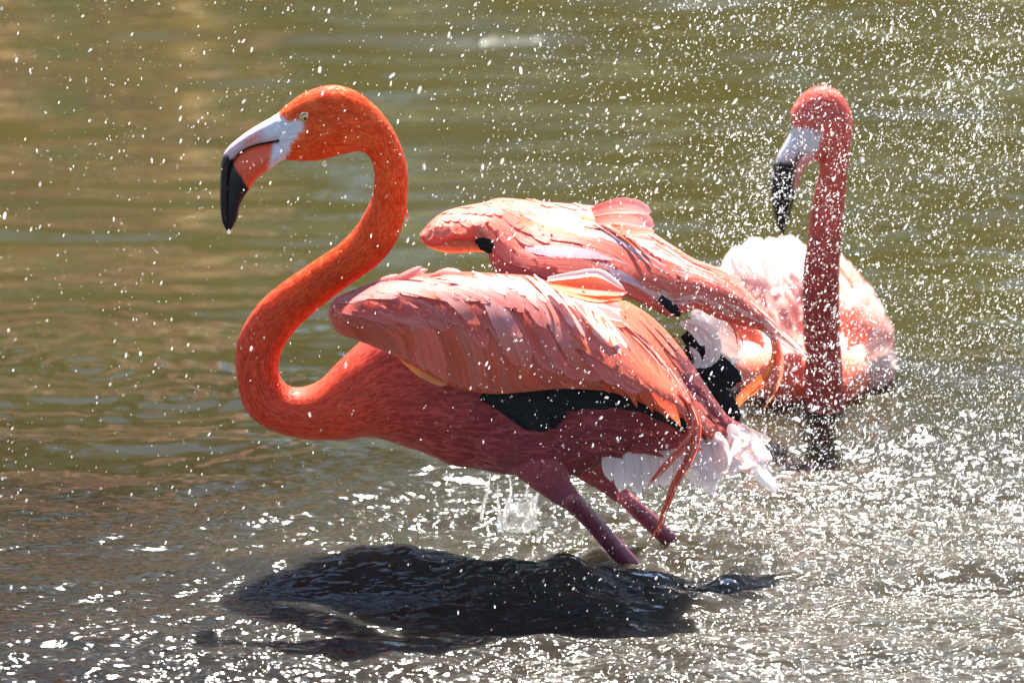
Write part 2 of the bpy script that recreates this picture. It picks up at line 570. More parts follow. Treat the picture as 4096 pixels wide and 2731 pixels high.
# ------------------------------------------------------------------ feathers
def ribbon(name, pts, nrm, width, parent, mat, c0, c1, cup=0.2, tip=1.0, base=0.35, n=9, ragged=0.0, edge=None, round_tip=True, soft=0.0, tipw=2.2):
    """a single vane: path pts (k,3), normal per point, half width in metres"""
    cup *= 0.6; width = width * 1.15
    p = spline(np.hstack([np.asarray(pts, float), np.asarray(nrm, float)]), n)
    q, nn = p[:, :3], p[:, 3:6]
    tg = np.gradient(q, axis=0)
    tg /= np.linalg.norm(tg, axis=1)[:, None] + 1e-9
    sd = np.cross(tg, nn); sd /= np.linalg.norm(sd, axis=1)[:, None] + 1e-9
    nn = np.cross(sd, tg)
    s = np.linspace(0, 1, n)
    if round_tip:
        prof = (base + (1 - base) * np.clip(s / 0.45, 0, 1) ** 0.8) * np.sqrt(np.clip(1 - np.clip((s - 0.62) / 0.38, 0, 1) ** tipw, 0, 1))
    else:
        prof = (base + (1 - base) * np.clip(s / 0.3, 0, 1)) * (1 - np.clip((s - 0.3) / 0.7, 0, 1) ** 1.2 * (1 - 0.06))
    prof = np.maximum(prof, 0.03)
    lat = np.array([-1, -0.55, 0, 0.55, 1.0])
    V, C, U = [], [], []
    jit = 1 + ragged * (np.random.default_rng(abs(hash(name + str(len(bpy.data.meshes)))) % 99991).random((n, 2)) - 0.5) * 2
    for i in range(n):
        for j, l in enumerate(lat):
            wj = width * prof[i] * (jit[i, 0] if l < 0 else jit[i, 1])
            back = tg[i] * (-abs(l) * 0.0 * width)
            V.append(q[i] + sd[i] * l * wj - nn[i] * cup * wj * l * l + (nn[i] * 0.0006 if l == 0 else 0) + back)
            cc = mixc(c0, c1, s[i])
            if edge is not None:
                cc = mixc(cc, edge, abs(l) ** 2 * 0.6 + 0.35 * s[i] ** 4)
            C.append(np.clip(cc, 0, 1)); U.append((l * 0.5 + 0.5, s[i]))
    o = mesh_obj(name, V, grid_faces(n, 5), mat, parent, C, U)
    if soft:
        me = o.data
        gn = np.zeros(len(V) * 3, np.float32); me.vertex_normals.foreach_get('vector', gn); gn = gn.reshape(-1, 3)
        sn_ = np.repeat(nn, 5, 0)
        if (gn * sn_).sum() < 0: sn_ = -sn_
        gn = gn * (1 - soft) + sn_ * soft
        me.normals_split_custom_set_from_vertices([tuple(map(float, q_)) for q_ in gn])
    return o

def px_path(pp, dys, n=9):
    """pixel polyline + depth per point -> world points"""
    q = spline_i(np.hstack([np.asarray(pp, float), np.asarray(dys, float)[:, None]]), n)
    return np.array([tuple(P(a, b, d)) for a, b, d in q])

CAMN = Vector((0, -math.cos(PITCH), math.sin(PITCH)))
def strand(name, pp, dys, wpx, parent, mat, c0, c1, nrm=None, **kw):
    pts = px_path(pp, dys, 12)
    nv = np.tile(np.array(nrm if nrm is not None else tuple(CAMN)), (len(pts), 1))
    kw.setdefault('n', 14)
    return ribbon(name, pts, nv, wpx * SC, parent, mat, c0, c1, **kw)

class Shell:
    """wing surface between a top edge T and a bottom edge B (photo pixels), with depth"""
    def __init__(s, T, B, dT, dB, bulge, roll=0.0):
        s.roll = roll
        s.T, s.B, s.n = np.array(T, float), np.array(B, float), len(T)
        s.dT, s.dB, s.bulge = np.array(dT, float), np.array(dB, float), bulge
        m = 200
        s.uu = np.linspace(0, 1, m)
        s.Ts, s.Bs = spline_i(s.T, m), spline_i(s.B, m)
        s.dTs = spline_i(s.dT[:, None], m)[:, 0]; s.dBs = spline_i(s.dB[:, None], m)[:, 0]
    def px(s, u, v):
        u = min(max(u, 0), 1)
        t = np.array([np.interp(u, s.uu, s.Ts[:, k]) for k in (0, 1)])
        b = np.array([np.interp(u, s.uu, s.Bs[:, k]) for k in (0, 1)])
        return t * (1 - v) + b * v
    def pt(s, u, v, lift=0.0):
        q = s.px(u, v)
        uc = min(max(u, 0), 1)
        d = np.interp(uc, s.uu, s.dTs) * (1 - v) + np.interp(uc, s.uu, s.dBs) * v
        vc = min(max(v, 0), 1)
        d -= s.bulge * (math.sin(math.pi * vc) ** 0.8) * (math.sin(math.pi * min(uc * 0.9 + 0.08, 1)) ** 0.5)
        d += s.roll * math.exp(-max(vc, 0) / 0.07) * (0.25 + 0.75 * float(sm(uc, 0.18, 0.42)))
        return np.array(tuple(P(q[0], q[1], d - lift)))
    def nrm(s, u, v):
        e = 0.02
        a = s.pt(u + e, v) - s.pt(u - e, v); b = s.pt(u, v + e) - s.pt(u, v - e)
        n = np.cross(a, b); n /= np.linalg.norm(n) + 1e-9
        return n if n[1] < 0 else -n
    def mesh(s, name, parent, mat, colf, nu=60, nv=16, thick=0.010):
        V, C, U = [], [], []
        for i in range(nu):
            for j in range(nv):
                u, v = i / (nu - 1), j / (nv - 1)
                V.append(s.pt(u, v)); C.append(colf(u, v)); U.append((v, u * 2))
        k = len(V)
        for i in range(nu):
            for j in range(nv):
                u, v = i / (nu - 1), j / (nv - 1)
                e = min(u, 1 - u, v, 1 - v)
                V.append(s.pt(u, v, -thick * min(1, 0.15 + e * 8))); C.append(C[i * nv + j]); U.append((v, u * 2))
        F = grid_faces(nu, nv)
        F += [tuple(x + k for x in f[::-1]) for f in F]
        bd = [i * nv for i in range(nu)] + [(nu - 1) * nv + j for j in range(1, nv)] + [i * nv + nv - 1 for i in range(nu - 2, -1, -1)] + [j for j in range(nv - 2, 0, -1)]
        for a, b in zip(bd, bd[1:] + bd[:1]):
            F.append((a, b, b + k, a + k))
        return mesh_obj(name, V, F, mat, parent, C, U)

def shell_feather(sh, u, v, du, dv, wpx, parent, mat, c0, c1, lift0=0.001, lift1=0.005, twist=0.0, **kw):
    pts, nn = [], []
    for k in range(6):
        s = k / 5
        uu, vv = u + du * s, v + dv * s
        pts.append(sh.pt(uu, vv, lift0 + (lift1 - lift0) * s)); nn.append(sh.nrm(min(max(uu, .03), .97), min(max(vv, 0.05), 0.95)))
    kw.setdefault('soft', 0.75)
    return ribbon('feather', pts, nn, wpx * SC, parent, mat, c0, c1, **kw)

def jitc(c, a=0.12):
    c = np.array(c, float)
    k = 1 + random.uniform(-a, a)
    h = random.uniform(-a, a) * 0.6
    return np.clip(c * np.array([k, k * (1 + h), k * (1 + h * 0.8)]), 0, 0.95)

def fuzz(name, V, F, cols, fwd, parent, count, length, width, lift, seed, mask=None, liftv=None):
    """short overlapping body feathers as one mesh of small blades; fwd(i) gives the lay direction per vertex"""
    r = np.random.default_rng(seed)
    V = np.asarray(V); nv = len(V)
    quads = [f for f in F if len(f) == 4]
    Q = np.array(quads)
    p0, p1, p2, p3 = (V[Q[:, k]] for k in range(4))
    nq = np.cross(p2 - p0, p3 - p1); area = np.linalg.norm(nq, axis=1) + 1e-12
    nq = nq / area[:, None]
    cen = (p0 + p1 + p2 + p3) / 4
    wgt = area.copy()
    if mask is not None:
        wgt *= mask[Q[:, 0]]
    wgt /= wgt.sum()
    pick = r.choice(len(Q), count, p=wgt)
    fw = fwd[Q[:, 0]]
    OV, OF, OC, OU, ON = [], [], [], [], []
    lsc = length if hasattr(length, '__len__') else None
    for q in pick:
        a, b = r.random(2)
        base = (p0[q] * (1 - a) + p1[q] * a) * (1 - b) + (p3[q] * (1 - a) + p2[q] * a) * b
        n = nq[q]
        d = fw[q] + r.normal(0, 0.18, 3); d -= n * d.dot(n); d /= np.linalg.norm(d) + 1e-9
        sd = np.cross(d, n)
        ln = (lsc[Q[q, 0]] if lsc is not None else length) * r.uniform(0.6, 1.3)
        wd = ln * width * r.uniform(0.7, 1.3)
        lf = (lift if liftv is None else liftv[Q[q, 0]]) * r.uniform(0.2, 1.6)
        k = len(OV)
        OV += [base - sd * wd * 0.6 + n * 0.0003, base + sd * wd * 0.6 + n * 0.0003,
               base + d * ln * 0.55 + sd * wd + n * ln * lf * 0.5, base + d * ln * 0.55 - sd * wd + n * ln * lf * 0.5,
               base + d * ln + n * ln * lf]
        OF += [(k, k + 1, k + 2, k + 3), (k + 3, k + 2, k + 4)]
        c = cols[Q[q, 0]] * (1 + r.normal(0, 0.04))
        OC += [np.clip(c * 0.95, 0, 0.95)] * 2 + [np.clip(c * (1.0 + r.normal(0, 0.06)), 0, 0.95)] * 3
        OU += [(r.random(), 0)] * 5
        ON += [tuple(n + d * 0.15)] * 5
    o = mesh_obj(name, OV, OF, M_FUZZ, parent, OC, OU)
    o.data.normals_split_custom_set_from_vertices(ON)
    o['kind'] = 'stuff'
    return o

# plumage colours; the white also carries painted sunlight
C_NECK = np.array((0.84, 0.10, 0.018)); C_NECK2 = np.array((0.70, 0.078, 0.034))
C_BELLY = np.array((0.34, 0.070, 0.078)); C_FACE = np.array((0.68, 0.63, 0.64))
C_CORAL = np.array((0.76, 0.11, 0.066)); C_PINK = np.array((0.86, 0.25, 0.18)); C_PEACH = np.array((0.82, 0.20, 0.07))
C_PALE = np.array((0.88, 0.74, 0.73)); C_WHITE = np.array((0.90, 0.82, 0.77)); C_BLK = np.array((0.006, 0.0055, 0.006))
C_ORANGE = np.array((0.85, 0.20, 0.055))

def k17(pairs):
    return [tuple(v * 4096 / 2352 for v in p) for p in pairs]

# ------------------------------------------------------------------ flamingo bathing in front
root1 = empty('flamingo', (FOOT.x, FOOT.y, 0.0), 'flamingo with wings spread and neck in an S, splashing on two legs', 'flamingo', 'flamingos bathing in the pond')

HN = k17([(634, 264, 650, 366), (662, 240, 690, 369), (702, 213, 730, 368), (760, 197, 772, 358), (815, 210, 805, 350),
          (862, 245, 828, 347), (898, 290, 846, 358), (918, 330, 857, 380), (935, 385, 860, 410), (937, 440, 855, 450),
          (930, 490, 840, 485), (912, 550, 815, 525), (870, 605, 775, 565), (800, 655, 715, 605), (735, 705, 650, 650),
          (690, 745, 600, 692), (655, 790, 562, 745), (640, 835, 543, 800), (645, 868, 545, 870), (665, 888, 562, 935),
          (695, 891, 610, 980), (735, 875, 690, 1005), (775, 835, 780, 1008)])
TR = [(1445, 1367, 1498, 1742), (1600, 1230, 1655, 1790), (1800, 1150, 1850, 1858), (2020, 1120, 2050, 1885), (2250, 1130, 2230, 1890),
      (2450, 1180, 2390, 1865), (2620, 1290, 2520, 1840), (2740, 1420, 2640, 1820), (2830, 1555, 2740, 1800), (2910, 1660, 2830, 1790), (2985, 1715, 2915, 1770)]
ST = HN + TR
DEP = [50, 74, 88, 92, 88, 76, 68, 64, 64, 66, 70, 76, 80, 82, 84, 84, 84, 84, 86, 92, 104, 122, 150,
       210, 265, 305, 320, 315, 295, 255, 200, 140, 85, 40]
SEG = 72
V, F, PXY, S, A = loft(ST, 330, SEG, DEP)
# organic unevenness of wet plumage
nrmn = (vnoise(S * 60, A * 2.2) - 0.5)
tr_ = sm(PXY[:, 0], 1480, 1800) * (PXY[:, 1] > 1100)
V[:, 1] += nrmn * 0.010 * tr_
V[:, 2] += nrmn * 0.004 * tr_
x, y = PXY[:, 0], PXY[:, 1]
isneck = 1 - sm(S, 0.62, 0.74)
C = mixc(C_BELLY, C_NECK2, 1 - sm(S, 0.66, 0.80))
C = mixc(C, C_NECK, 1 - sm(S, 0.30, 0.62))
nz = vnoise(x * 0.02, y * 0.02)
C = C * (0.95 + 0.10 * nz)[:, None]
C = mixc(C, C_ORANGE, 0.5 * (1 - sm(S, 0.1, 0.45)) * sm(nz, 0.3, 0.8))
face = [(1090, 440), (1136, 464), (1157, 476), (1182, 470), (1204, 456), (1216, 470), (1213, 502), (1198, 513), (1182, 542), (1165, 570), (1155, 592), (1150, 612), (1110, 645), (1080, 660), (1060, 500)]
nj = (vnoise(x * 0.09, y * 0.09) - 0.5) * 12
fw8 = np.mean([inside(face, x + nj + dx_, y + nj + dy_) for dx_ in (-5, -2, 2, 5) for dy_ in (-5, -2, 2, 5)], 0)
fm = fw8 > 0.3
C = mixc(C, C_FACE * 0.97, fw8)
UVb = np.stack([A / (2 * math.pi), S * 8], 1)
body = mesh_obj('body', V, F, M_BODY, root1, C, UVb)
# lay direction of the small feathers: from head to tail
cen = V[:330 * SEG].reshape(330, SEG, 3).mean(1)
fw = np.gradient(cen, axis=0); fw /= np.linalg.norm(fw, axis=1)[:, None]
FW = np.vstack([np.repeat(fw, SEG, 0), fw[:1], fw[-1:]])
LEN = 0.0055 + 0.010 * sm(S, 0.6, 0.85)
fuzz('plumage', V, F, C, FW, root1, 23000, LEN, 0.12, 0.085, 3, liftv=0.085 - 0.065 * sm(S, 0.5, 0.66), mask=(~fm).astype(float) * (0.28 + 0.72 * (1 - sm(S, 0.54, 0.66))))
# loose tuft on the nape
for k in range(5):
    strand('feather', [(1606 + k * 3, 795 + k * 11), (1622 + k * 2, 832 + k * 10), (1634 - 3 * k, 850 + k * 9)], [0.0, -0.004, -0.004 + 0.002 * k], 3.5, root1, M_FEATHER, C_ORANGE, C_PINK, n=6)

# bill
UP = [(1165, 462, 1168, 550), (1112, 458, 1126, 556), (1082, 474, 1082, 564), (1016, 511, 1028, 574), (966, 545, 991, 587), (925, 578, 958, 608), (900, 607, 937, 633),
      (888, 640, 925, 655), (883, 690, 917, 697), (881, 760, 914, 762), (882, 830, 913, 830), (889, 885, 914, 880), (907, 924, 915, 918)]
LO = [(1168, 562, 1172, 620), (1126, 558, 1130, 640), (1082, 566, 1085, 671), (1028, 577, 1040, 702), (991, 590, 1016, 730), (958, 611, 1001, 752), (937, 636, 989, 770),
      (922, 656, 975, 790), (911, 700, 962, 816), (907, 765, 954, 845), (906, 830, 948, 874), (908, 880, 933, 906), (916, 918, 922, 920)]
def bill_cols(x, y, upper, mouth, tipy):
    C = np.tile(np.array((0.62, 0.40, 0.43)) if upper else np.array((0.78, 0.10, 0.035)), (len(x), 1))
    if upper:
        C = mixc(C, C_FACE, sm(x, 1030, 1085))
        nost = np.exp(-(((x - 1010) * 0.88 + (y - 548) * -0.47) / 34) ** 2 - (((x - 1010) * 0.47 + (y - 548) * 0.88) / 7) ** 2)
        C = mixc(C, (0.82, 0.2, 0.1), np.clip(nost * 1.4, 0, 1))
    else:
        C = mixc(C, C_FACE * 0.95, sm(x + (y - 600) * 0.2, 1078, 1100))
    m = np.asarray(mouth, float)
    d = np.min(np.hypot(x[:, None] - m[None, :, 0], y[:, None] - m[None, :, 1]), 1)
    C = mixc(C, (0.02, 0.018, 0.02), 1 - sm(d, 3, 6))
    ln = tipy(x) + (vnoise(x * 0.15, y * 0.15) - 0.5) * 16
    C = mixc(C, (0.014, 0.012, 0.013), sm(y - ln, -6, 8))
    return C
mouth = spline([(1128, 556), (1082, 565), (1028, 576), (991, 588), (958, 609), (937, 634), (925, 655)], 60)
def bill(st, dep, name, upper, tipy, par):
    V, F, q, S, A = loft(st, 70, 28, dep, power=2.3)
    return mesh_obj(name, V, F, M_BILL, par, bill_cols(q[:, 0], q[:, 1], upper, mouth, tipy), np.stack([A, S], 1))
bill(UP, [22, 54, 53, 48, 43, 38, 34, 31, 29, 26, 22, 16, 7], 'upper_bill', True, lambda x: 612 + (x - 890) * 0.35, root1)
bill(LO, [22, 53, 53, 50, 47, 44, 40, 36, 31, 27, 22, 15, 6], 'lower_bill', False, lambda x: 640 + (x - 930) * 1.65, root1)

# eye: pale ring, yellow iris, small pupil
def ball(name, c, r, mat, parent, colf, nu=18, nv=12, sq=0.38):
    V, C = [], []
    for i in range(nv + 1):
        ph = math.pi * i / nv
        for j in range(nu):
            th = 2 * math.pi * j / nu
            d = np.array((math.sin(ph) * math.cos(th), -math.cos(ph) * sq, math.sin(ph) * math.sin(th)))
            V.append(np.array(c) + d * r); C.append(colf(ph))
    return mesh_obj(name, V, grid_faces(nv + 1, nu, True), mat, parent, C)
def eye(px, py, dy, rpx, par):
    c = np.array(tuple(P(px, py, dy)))
    r = rpx * SC
    e = ball('eye', c, r, M_EYE, par, lambda ph: np.array((0.01, 0.01, 0.01)) if ph < 0.30 else (np.array((0.60, 0.36, 0.07)) if ph < 1.05 else np.array((0.05, 0.03, 0.02))), 20, 24)
    V, Fq = [], []
    for i in range(24):
        a = 2 * math.pi * i / 24
        for j in range(8):
            b = 2 * math.pi * j / 8
            rr = r * (1.08 + 0.20 * math.cos(b))
            V.append(c + np.array((math.cos(a) * rr, r * 0.02 + r * 0.12 * math.sin(b), math.sin(a) * rr)))
    for i in range(24):
        for j in range(8):
            Fq.append((i * 8 + j, ((i + 1) % 24) * 8 + j, ((i + 1) % 24) * 8 + (j + 1) % 8, i * 8 + (j + 1) % 8))
    mesh_obj('eyelid', V, Fq, M_BILL, e, np.tile(np.array((0.60, 0.40, 0.26)), (len(V), 1)))
eye(1221, 474, -0.0248, 20, root1)

# legs
def tube_px(name, st, dyl, parent, mat, colf, n=40, seg=20, flat=1.0):
    q = spline_i(np.hstack([np.asarray(st, float), np.asarray(dyl, float)[:, None]]), n)
    V, C, U = [], [], []
    tg = np.gradient(q[:, :2], axis=0); tg /= np.linalg.norm(tg, axis=1)[:, None]
    for i in range(n):
        nx, ny = -tg[i, 1], tg[i, 0]
        for j in range(seg):
            th = 2 * math.pi * j / seg
            p = P(q[i, 0] + nx * q[i, 2] * math.cos(th), q[i, 1] + ny * q[i, 2] * math.cos(th), q[i, 3])
            p.y += -q[i, 2] * SC * math.sin(th) * flat
            V.append(p); C.append(colf(i / (n - 1), th)); U.append((j / seg, i / n * 4))
    F = grid_faces(n, seg, True)
    F.append(tuple(range(seg))); F.append(tuple((n - 1) * seg + j for j in range(seg - 1, -1, -1)))
    return mesh_obj(name, V, F, mat, parent, C, U)
def legcol(s, th):
    nzz = float(vnoise(s * 40, th * 2))
    c = mixc((0.50, 0.13, 0.13), (0.15, 0.030, 0.048), sm(s, 0.22, 0.42))
    return c * (0.75 + 0.5 * nzz)
def thigh(st, dyl):
    o = tube_px('thigh', st, dyl, root1, M_BODY, lambda s_, th: mixc(C_BELLY * 0.92, (0.22, 0.06, 0.085), sm(s_, 0.35, 0.95)) * (0.9 + 0.2 * float(vnoise(s_ * 20, th * 2))), 40, 24, 0.75)
    tv = np.array([tuple(v.co) for v in o.data.vertices]); tf = [tuple(p.vertices) for p in o.data.polygons]
    tcol = np.array([tuple(d.color)[:3] for d in o.data.attributes['Col'].data])
    ce = tv.reshape(40, 24, 3).mean(1); fw_ = np.gradient(ce, axis=0); fw_ /= np.linalg.norm(fw_, axis=1)[:, None]
    fuzz('plumage', tv, tf, tcol, np.repeat(fw_, 24, 0), root1, 900, 0.009, 0.13, 0.06, 17)
    return o
thigh([(2080, 1640, 60), (2110, 1720, 150), (2150, 1805, 135), (2190, 1885, 98), (2228, 1945, 64), (2268, 1985, 47), (2300, 2014, 36)], [-0.02, -0.035, -0.045, -0.05, -0.05, -0.047, -0.043])
thigh([(2240, 1640, 50), (2290, 1740, 110), (2360, 1850, 80), (2425, 1922, 48), (2484, 1978, 36), (2510, 2003, 28)], [0.03, 0.045, 0.06, 0.07, 0.075, 0.078])
tube_px('leg', [(2240, 1955, 26), (2288, 2002, 40), (2345, 2060, 38), (2430, 2155, 36), (2516, 2252, 38), (2600, 2350, 37), (2690, 2450, 36)],
        [-0.05, -0.045, -0.03, -0.015, -0.005, 0, 0], root1, M_LEG, lambda s_, th: legcol(s_ + 0.2, th), 60)
tube_px('leg', [(2430, 1925, 18), (2490, 1984, 31), (2600, 2085, 33), (2707, 2185, 35), (2800, 2275, 35), (2900, 2370, 35)],
        [0.07, 0.075, 0.085, 0.1, 0.1, 0.1], root1, M_LEG, lambda s, th: legcol(s + 0.08, th) * np.array((1.25, 0.95, 1.0)), 50)

# ---- near wing
T1 = [(1317, 1236), (1334, 1198), (1385, 1172), (1560, 1112), (1813, 1088), (2014, 1095), (2148, 1110), (2300, 1180), (2420, 1262), (2544, 1350), (2636, 1445), (2712, 1535), (2755, 1600), (2770, 1655)]
B1 = [(1317, 1244), (1326, 1296), (1362, 1338), (1435, 1362), (1572, 1421), (1646, 1461), (1761, 1524), (1850, 1558), (1960, 1575), (2080, 1570), (2240, 1555), (2400, 1560), (2540, 1600), (2690, 1680)]
dT1 = [-0.150, -0.145, -0.140, -0.130, -0.115, -0.105, -0.10, -0.10, -0.10, -0.105, -0.11, -0.115, -0.12, -0.12]
dB1 = [-0.150, -0.155, -0.158, -0.160, -0.165, -0.17, -0.17, -0.17, -0.165, -0.16, -0.155, -0.15, -0.14, -0.13]
sh1 = Shell(T1, B1, dT1, dB1, 0.045, 0.05)
def wing1_col(u, v):
    c = mixc(C_CORAL, C_PEACH * 0.95, 0.5 * sm(v, 0.3, 0.9))
    return np.asarray(c) * (0.9 + 0.2 * float(vnoise(u * 30, v * 6)))
wing1 = sh1.mesh('wing', root1, M_WING, wing1_col)
random.seed(3)
# small scaly feathers on the wrist
for i in range(46):
    u = random.uniform(0.01, 0.30); v = random.uniform(0.02, 0.92)
    c = jitc(mixc(C_CORAL * 1.02, C_PINK, random.random() * 0.6), 0.10)
    shell_feather(sh1, u, v, 0.035 + 0.03 * u, random.uniform(-0.02, 0.10), random.uniform(13, 20), wing1, M_FEATHER, c * 0.92, c, 0.0012, 0.0032, edge=mixc(c, C_PALE, 0.45), n=7, cup=0.15)
# long vanes of the lower rows (drawn first, deepest)
for i in range(30):
    f = i / 29
    u = 0.02 + 0.60 * f + random.uniform(-0.008, 0.008)
    v = 0.42 + random.uniform(-0.06, 0.06)
    c = jitc(mixc(mixc(C_CORAL, C_PEACH, 0.35), C_PINK, random.random() ** 2 * 0.6), 0.14)
    shell_feather(sh1, u, v, 0.20 + 0.04 * f, 0.985 - v + random.uniform(-0.02, 0.04) * f, random.uniform(34, 46), wing1, M_FEATHER, c, c * np.array((0.98, 0.95, 0.9)), 0.0010, 0.004, edge=mixc(c, C_PALE, 0.25), n=10, cup=0.12, ragged=0.05)
# median vanes, some nearly white
for i in range(34):
    f = i / 33
    u = 0.06 + 0.60 * f + random.uniform(-0.01, 0.01)
    v = 0.16 + random.uniform(-0.05, 0.08)
    c = jitc(mixc(C_CORAL, C_PINK, random.random() ** 2 * 0.7), 0.14)
    shell_feather(sh1, u, v, 0.20 + 0.03 * f, 0.40 + random.uniform(-0.06, 0.06), random.uniform(30, 42), wing1, M_FEATHER, c, c, 0.0030, 0.0055, edge=mixc(c, C_PALE, 0.28), n=9, cup=0.15, ragged=0.04)
for (u, v, du, dv, w_) in ((0.285, 0.20, 0.17, 0.36, 24), (0.345, 0.14, 0.27, 0.58, 34), (0.39, 0.18, 0.27, 0.62, 30), (0.22, 0.12, 0.10, 0.20, 18), (0.47, 0.12, 0.25, 0.40, 22)):
    c = jitc((0.76, 0.46, 0.47), 0.04)
    shell_feather(sh1, u, v, du, dv, w_, wing1, M_FEATHER, c, mixc(C_CORAL, C_PEACH, 0.5), 0.0062, 0.0072, n=9, cup=0.05, base=0.03)
# short coral coverts along the shoulder
for i in range(58):
    f = i / 57
    u = 0.11 + 0.52 * f + random.uniform(-0.012, 0.012)
    v = random.uniform(0.0, 0.17)
    c = jitc(mixc(np.array((0.80, 0.20, 0.18)), C_PINK, random.random() ** 2), 0.14)
    shell_feather(sh1, u, v, 0.10 + 0.03 * f, 0.15 + random.uniform(-0.04, 0.05), random.uniform(20, 28), wing1, M_FEATHER, c, c, 0.0055, 0.0068, edge=mixc(c, C_PALE, 0.2), n=8, cup=0.15, ragged=0.05)
# covert tufts on the ridge, painted pale where the sun strikes
for i in range(26):
    u = 0.33 + 0.30 * i / 25 + random.uniform(-0.01, 0.01)
    v = random.uniform(-0.03, 0.07)
    c = jitc(mixc(C_PINK, C_WHITE, 0.35 + 0.5 * random.random()), 0.08)
    shell_feather(sh1, u, v, 0.09, 0.12 + random.uniform(-0.04, 0.08), random.uniform(14, 24), wing1, M_FEATHER, c, mixc(c, C_PINK, 0.3), 0.0075, 0.0085, n=8, cup=0.2, ragged=0.12)
# long draping plumes down the trailing edge
for i in range(34):
    f = i / 33
    u = 0.52 + 0.30 * f; v = random.uniform(0.0, 0.30)
    c = jitc(mixc(C_CORAL, C_PEACH, random.random()), 0.08)
    shell_feather(sh1, u, v, 0.34 - 0.12 * f + random.uniform(-0.03, 0.03), 0.16 + random.uniform(-0.08, 0.25), random.uniform(15, 26), wing1, M_FEATHER, c, mixc(c, C_PINK, 0.3), 0.006, 0.0072, n=12, cup=0.10, ragged=0.1, round_tip=False, edge=mixc(c, C_PALE, 0.3))
for i in range(12):                                              # ridge of the trailing edge, sunlight painted in as paler pink
    f = i / 11
    u = 0.58 + 0.26 * f
    c = jitc(mixc(C_PINK, C_WHITE, 0.4), 0.1)
    shell_feather(sh1, u, -0.02 - 0.03 * random.random(), 0.22 - 0.08 * f, 0.05, random.uniform(8, 13), wing1, M_FEATHER, c, C_PINK, 0.010, 0.012, n=10, cup=0.3, round_tip=False)
# tall tufts sticking up off the shoulder
for pp, w_ in (([(1560, 1125), (1630, 1095), (1690, 1066)], 16), ([(1600, 1122), (1660, 1092), (1712, 1078)], 14), ([(1720, 1105), (1790, 1083), (1850, 1092)], 15), ([(1480, 1140), (1550, 1112), (1600, 1100)], 12)):
    strand('feather', pp, [-0.135, -0.135, -0.135], w_, wing1, M_FEATHER, C_PINK, mixc(C_PINK, C_WHITE, 0.4), n=8, nrm=(0.1, -0.6, 0.8))
# cupped flap lifted off the ridge; sunlit white and orange glow are painted in
for pp, w_, c0, c1, dz in (([(2200, 1135), (2300, 1148), (2400, 1158), (2508, 1172)], 44, C_ORANGE, C_PINK, 0.0), ([(2190, 1120), (2300, 1104), (2400, 1098), (2500, 1160)], 18, C_WHITE, C_WHITE, -0.012),
                           ([(2250, 1160), (2340, 1185), (2420, 1198), (2490, 1196)], 32, C_ORANGE, C_PEACH, -0.004), ([(2300, 1185), (2380, 1220), (2440, 1255), (2488, 1282)], 34, C_WHITE, C_WHITE, 0.006), ([(2280, 1170), (2370, 1200), (2440, 1222), (2486, 1240)], 26, C_PINK, C_WHITE, 0.002)):
    strand('feather', pp, [-0.105 + dz, -0.118 + dz, -0.125 + dz, -0.12 + dz], w_, wing1, M_VANE, jitc(c0, 0.04), c1, cup=-0.7, nrm=(-0.1, -0.6, 0.8), n=14, base=0.55, tipw=1.2, ragged=0.06)
# wet strands hanging off the wing tip
random.seed(14)
main = [(2735, 1590), (2775, 1665), (2784, 1735), (2760, 1825), (2705, 1930), (2665, 2030), (2635, 2120), (2585, 2182)]
side = [(2745, 1620), (2768, 1700), (2755, 1745), (2715, 1795), (2650, 1868), (2600, 1926), (2580, 1946)]
inner = [(2700, 1560), (2752, 1640), (2762, 1720), (2745, 1800), (2722, 1900), (2712, 1960)]
for path, cnt, spread in ((main, 13, 18), (side, 10, 17), (inner, 6, 14), (main[:6], 7, 20)):
    for q in range(cnt):
        ox, oy = random.uniform(-spread, spread), random.uniform(-8, 8)
        end = random.uniform(0.78, 1.0)
        m_ = max(4, int(round(len(path) * end)))
        pp = [(a + ox * (1 - 0.45 * k_ / len(path)) + random.uniform(-4, 4), b + oy + random.uniform(-4, 4)) for k_, (a, b) in enumerate(path[:m_])]
        c = jitc(mixc(mixc(C_PEACH, C_PINK, 0.5), C_CORAL, random.random()), 0.12)
        c0 = mixc(c, C_WHITE, 0.35) if random.random() < 0.3 else c
        zz = -0.122 - 0.010 * random.random()
        strand('feather', pp, [zz] * len(pp), random.uniform(4, 9), wing1, M_VANE, c0, c, n=18, cup=0.4, round_tip=False, ragged=0.22, nrm=(random.uniform(-0.5, 0.5), -0.85, 0.2))
# pointed finger-like vane tips along the lower edge
for (x0, y0, x1, y1, w_) in ((2500, 1520, 2548, 1632, 18), (2560, 1540, 2612, 1650, 20), (2610, 1570, 2670, 1680, 18), (2440, 1500, 2500, 1590, 22), (2660, 1600, 2722, 1705, 20), (2375, 1490, 2440, 1572, 24)):
    strand('feather', [(x0, y0), ((x0 + x1) / 2 + 4, (y0 + y1) / 2), (x1, y1)], [-0.168, -0.17, -0.165], w_, wing1, M_FEATHER, C_CORAL, C_PEACH * np.array((0.9, 0.75, 0.65)), n=8, round_tip=False, ragged=0.1)
# underside sliver below the wing, sun glow painted in as orange
strand('feather', [(1610, 1440), (1680, 1480), (1740, 1510), (1790, 1540)], [-0.125, -0.12, -0.12, -0.12], 26, wing1, M_FEATHER, (0.9, 0.45, 0.16), (0.9, 0.5, 0.22), nrm=(-0.3, -0.5, 0.8), n=10)
strand('feather', [(1560, 1400), (1640, 1450), (1720, 1500), (1780, 1535)], [-0.13, -0.125, -0.125, -0.125], 18, wing1, M_FEATHER, (0.9, 0.45, 0.16), (0.9, 0.5, 0.22), nrm=(-0.3, -0.5, 0.8), n=10)
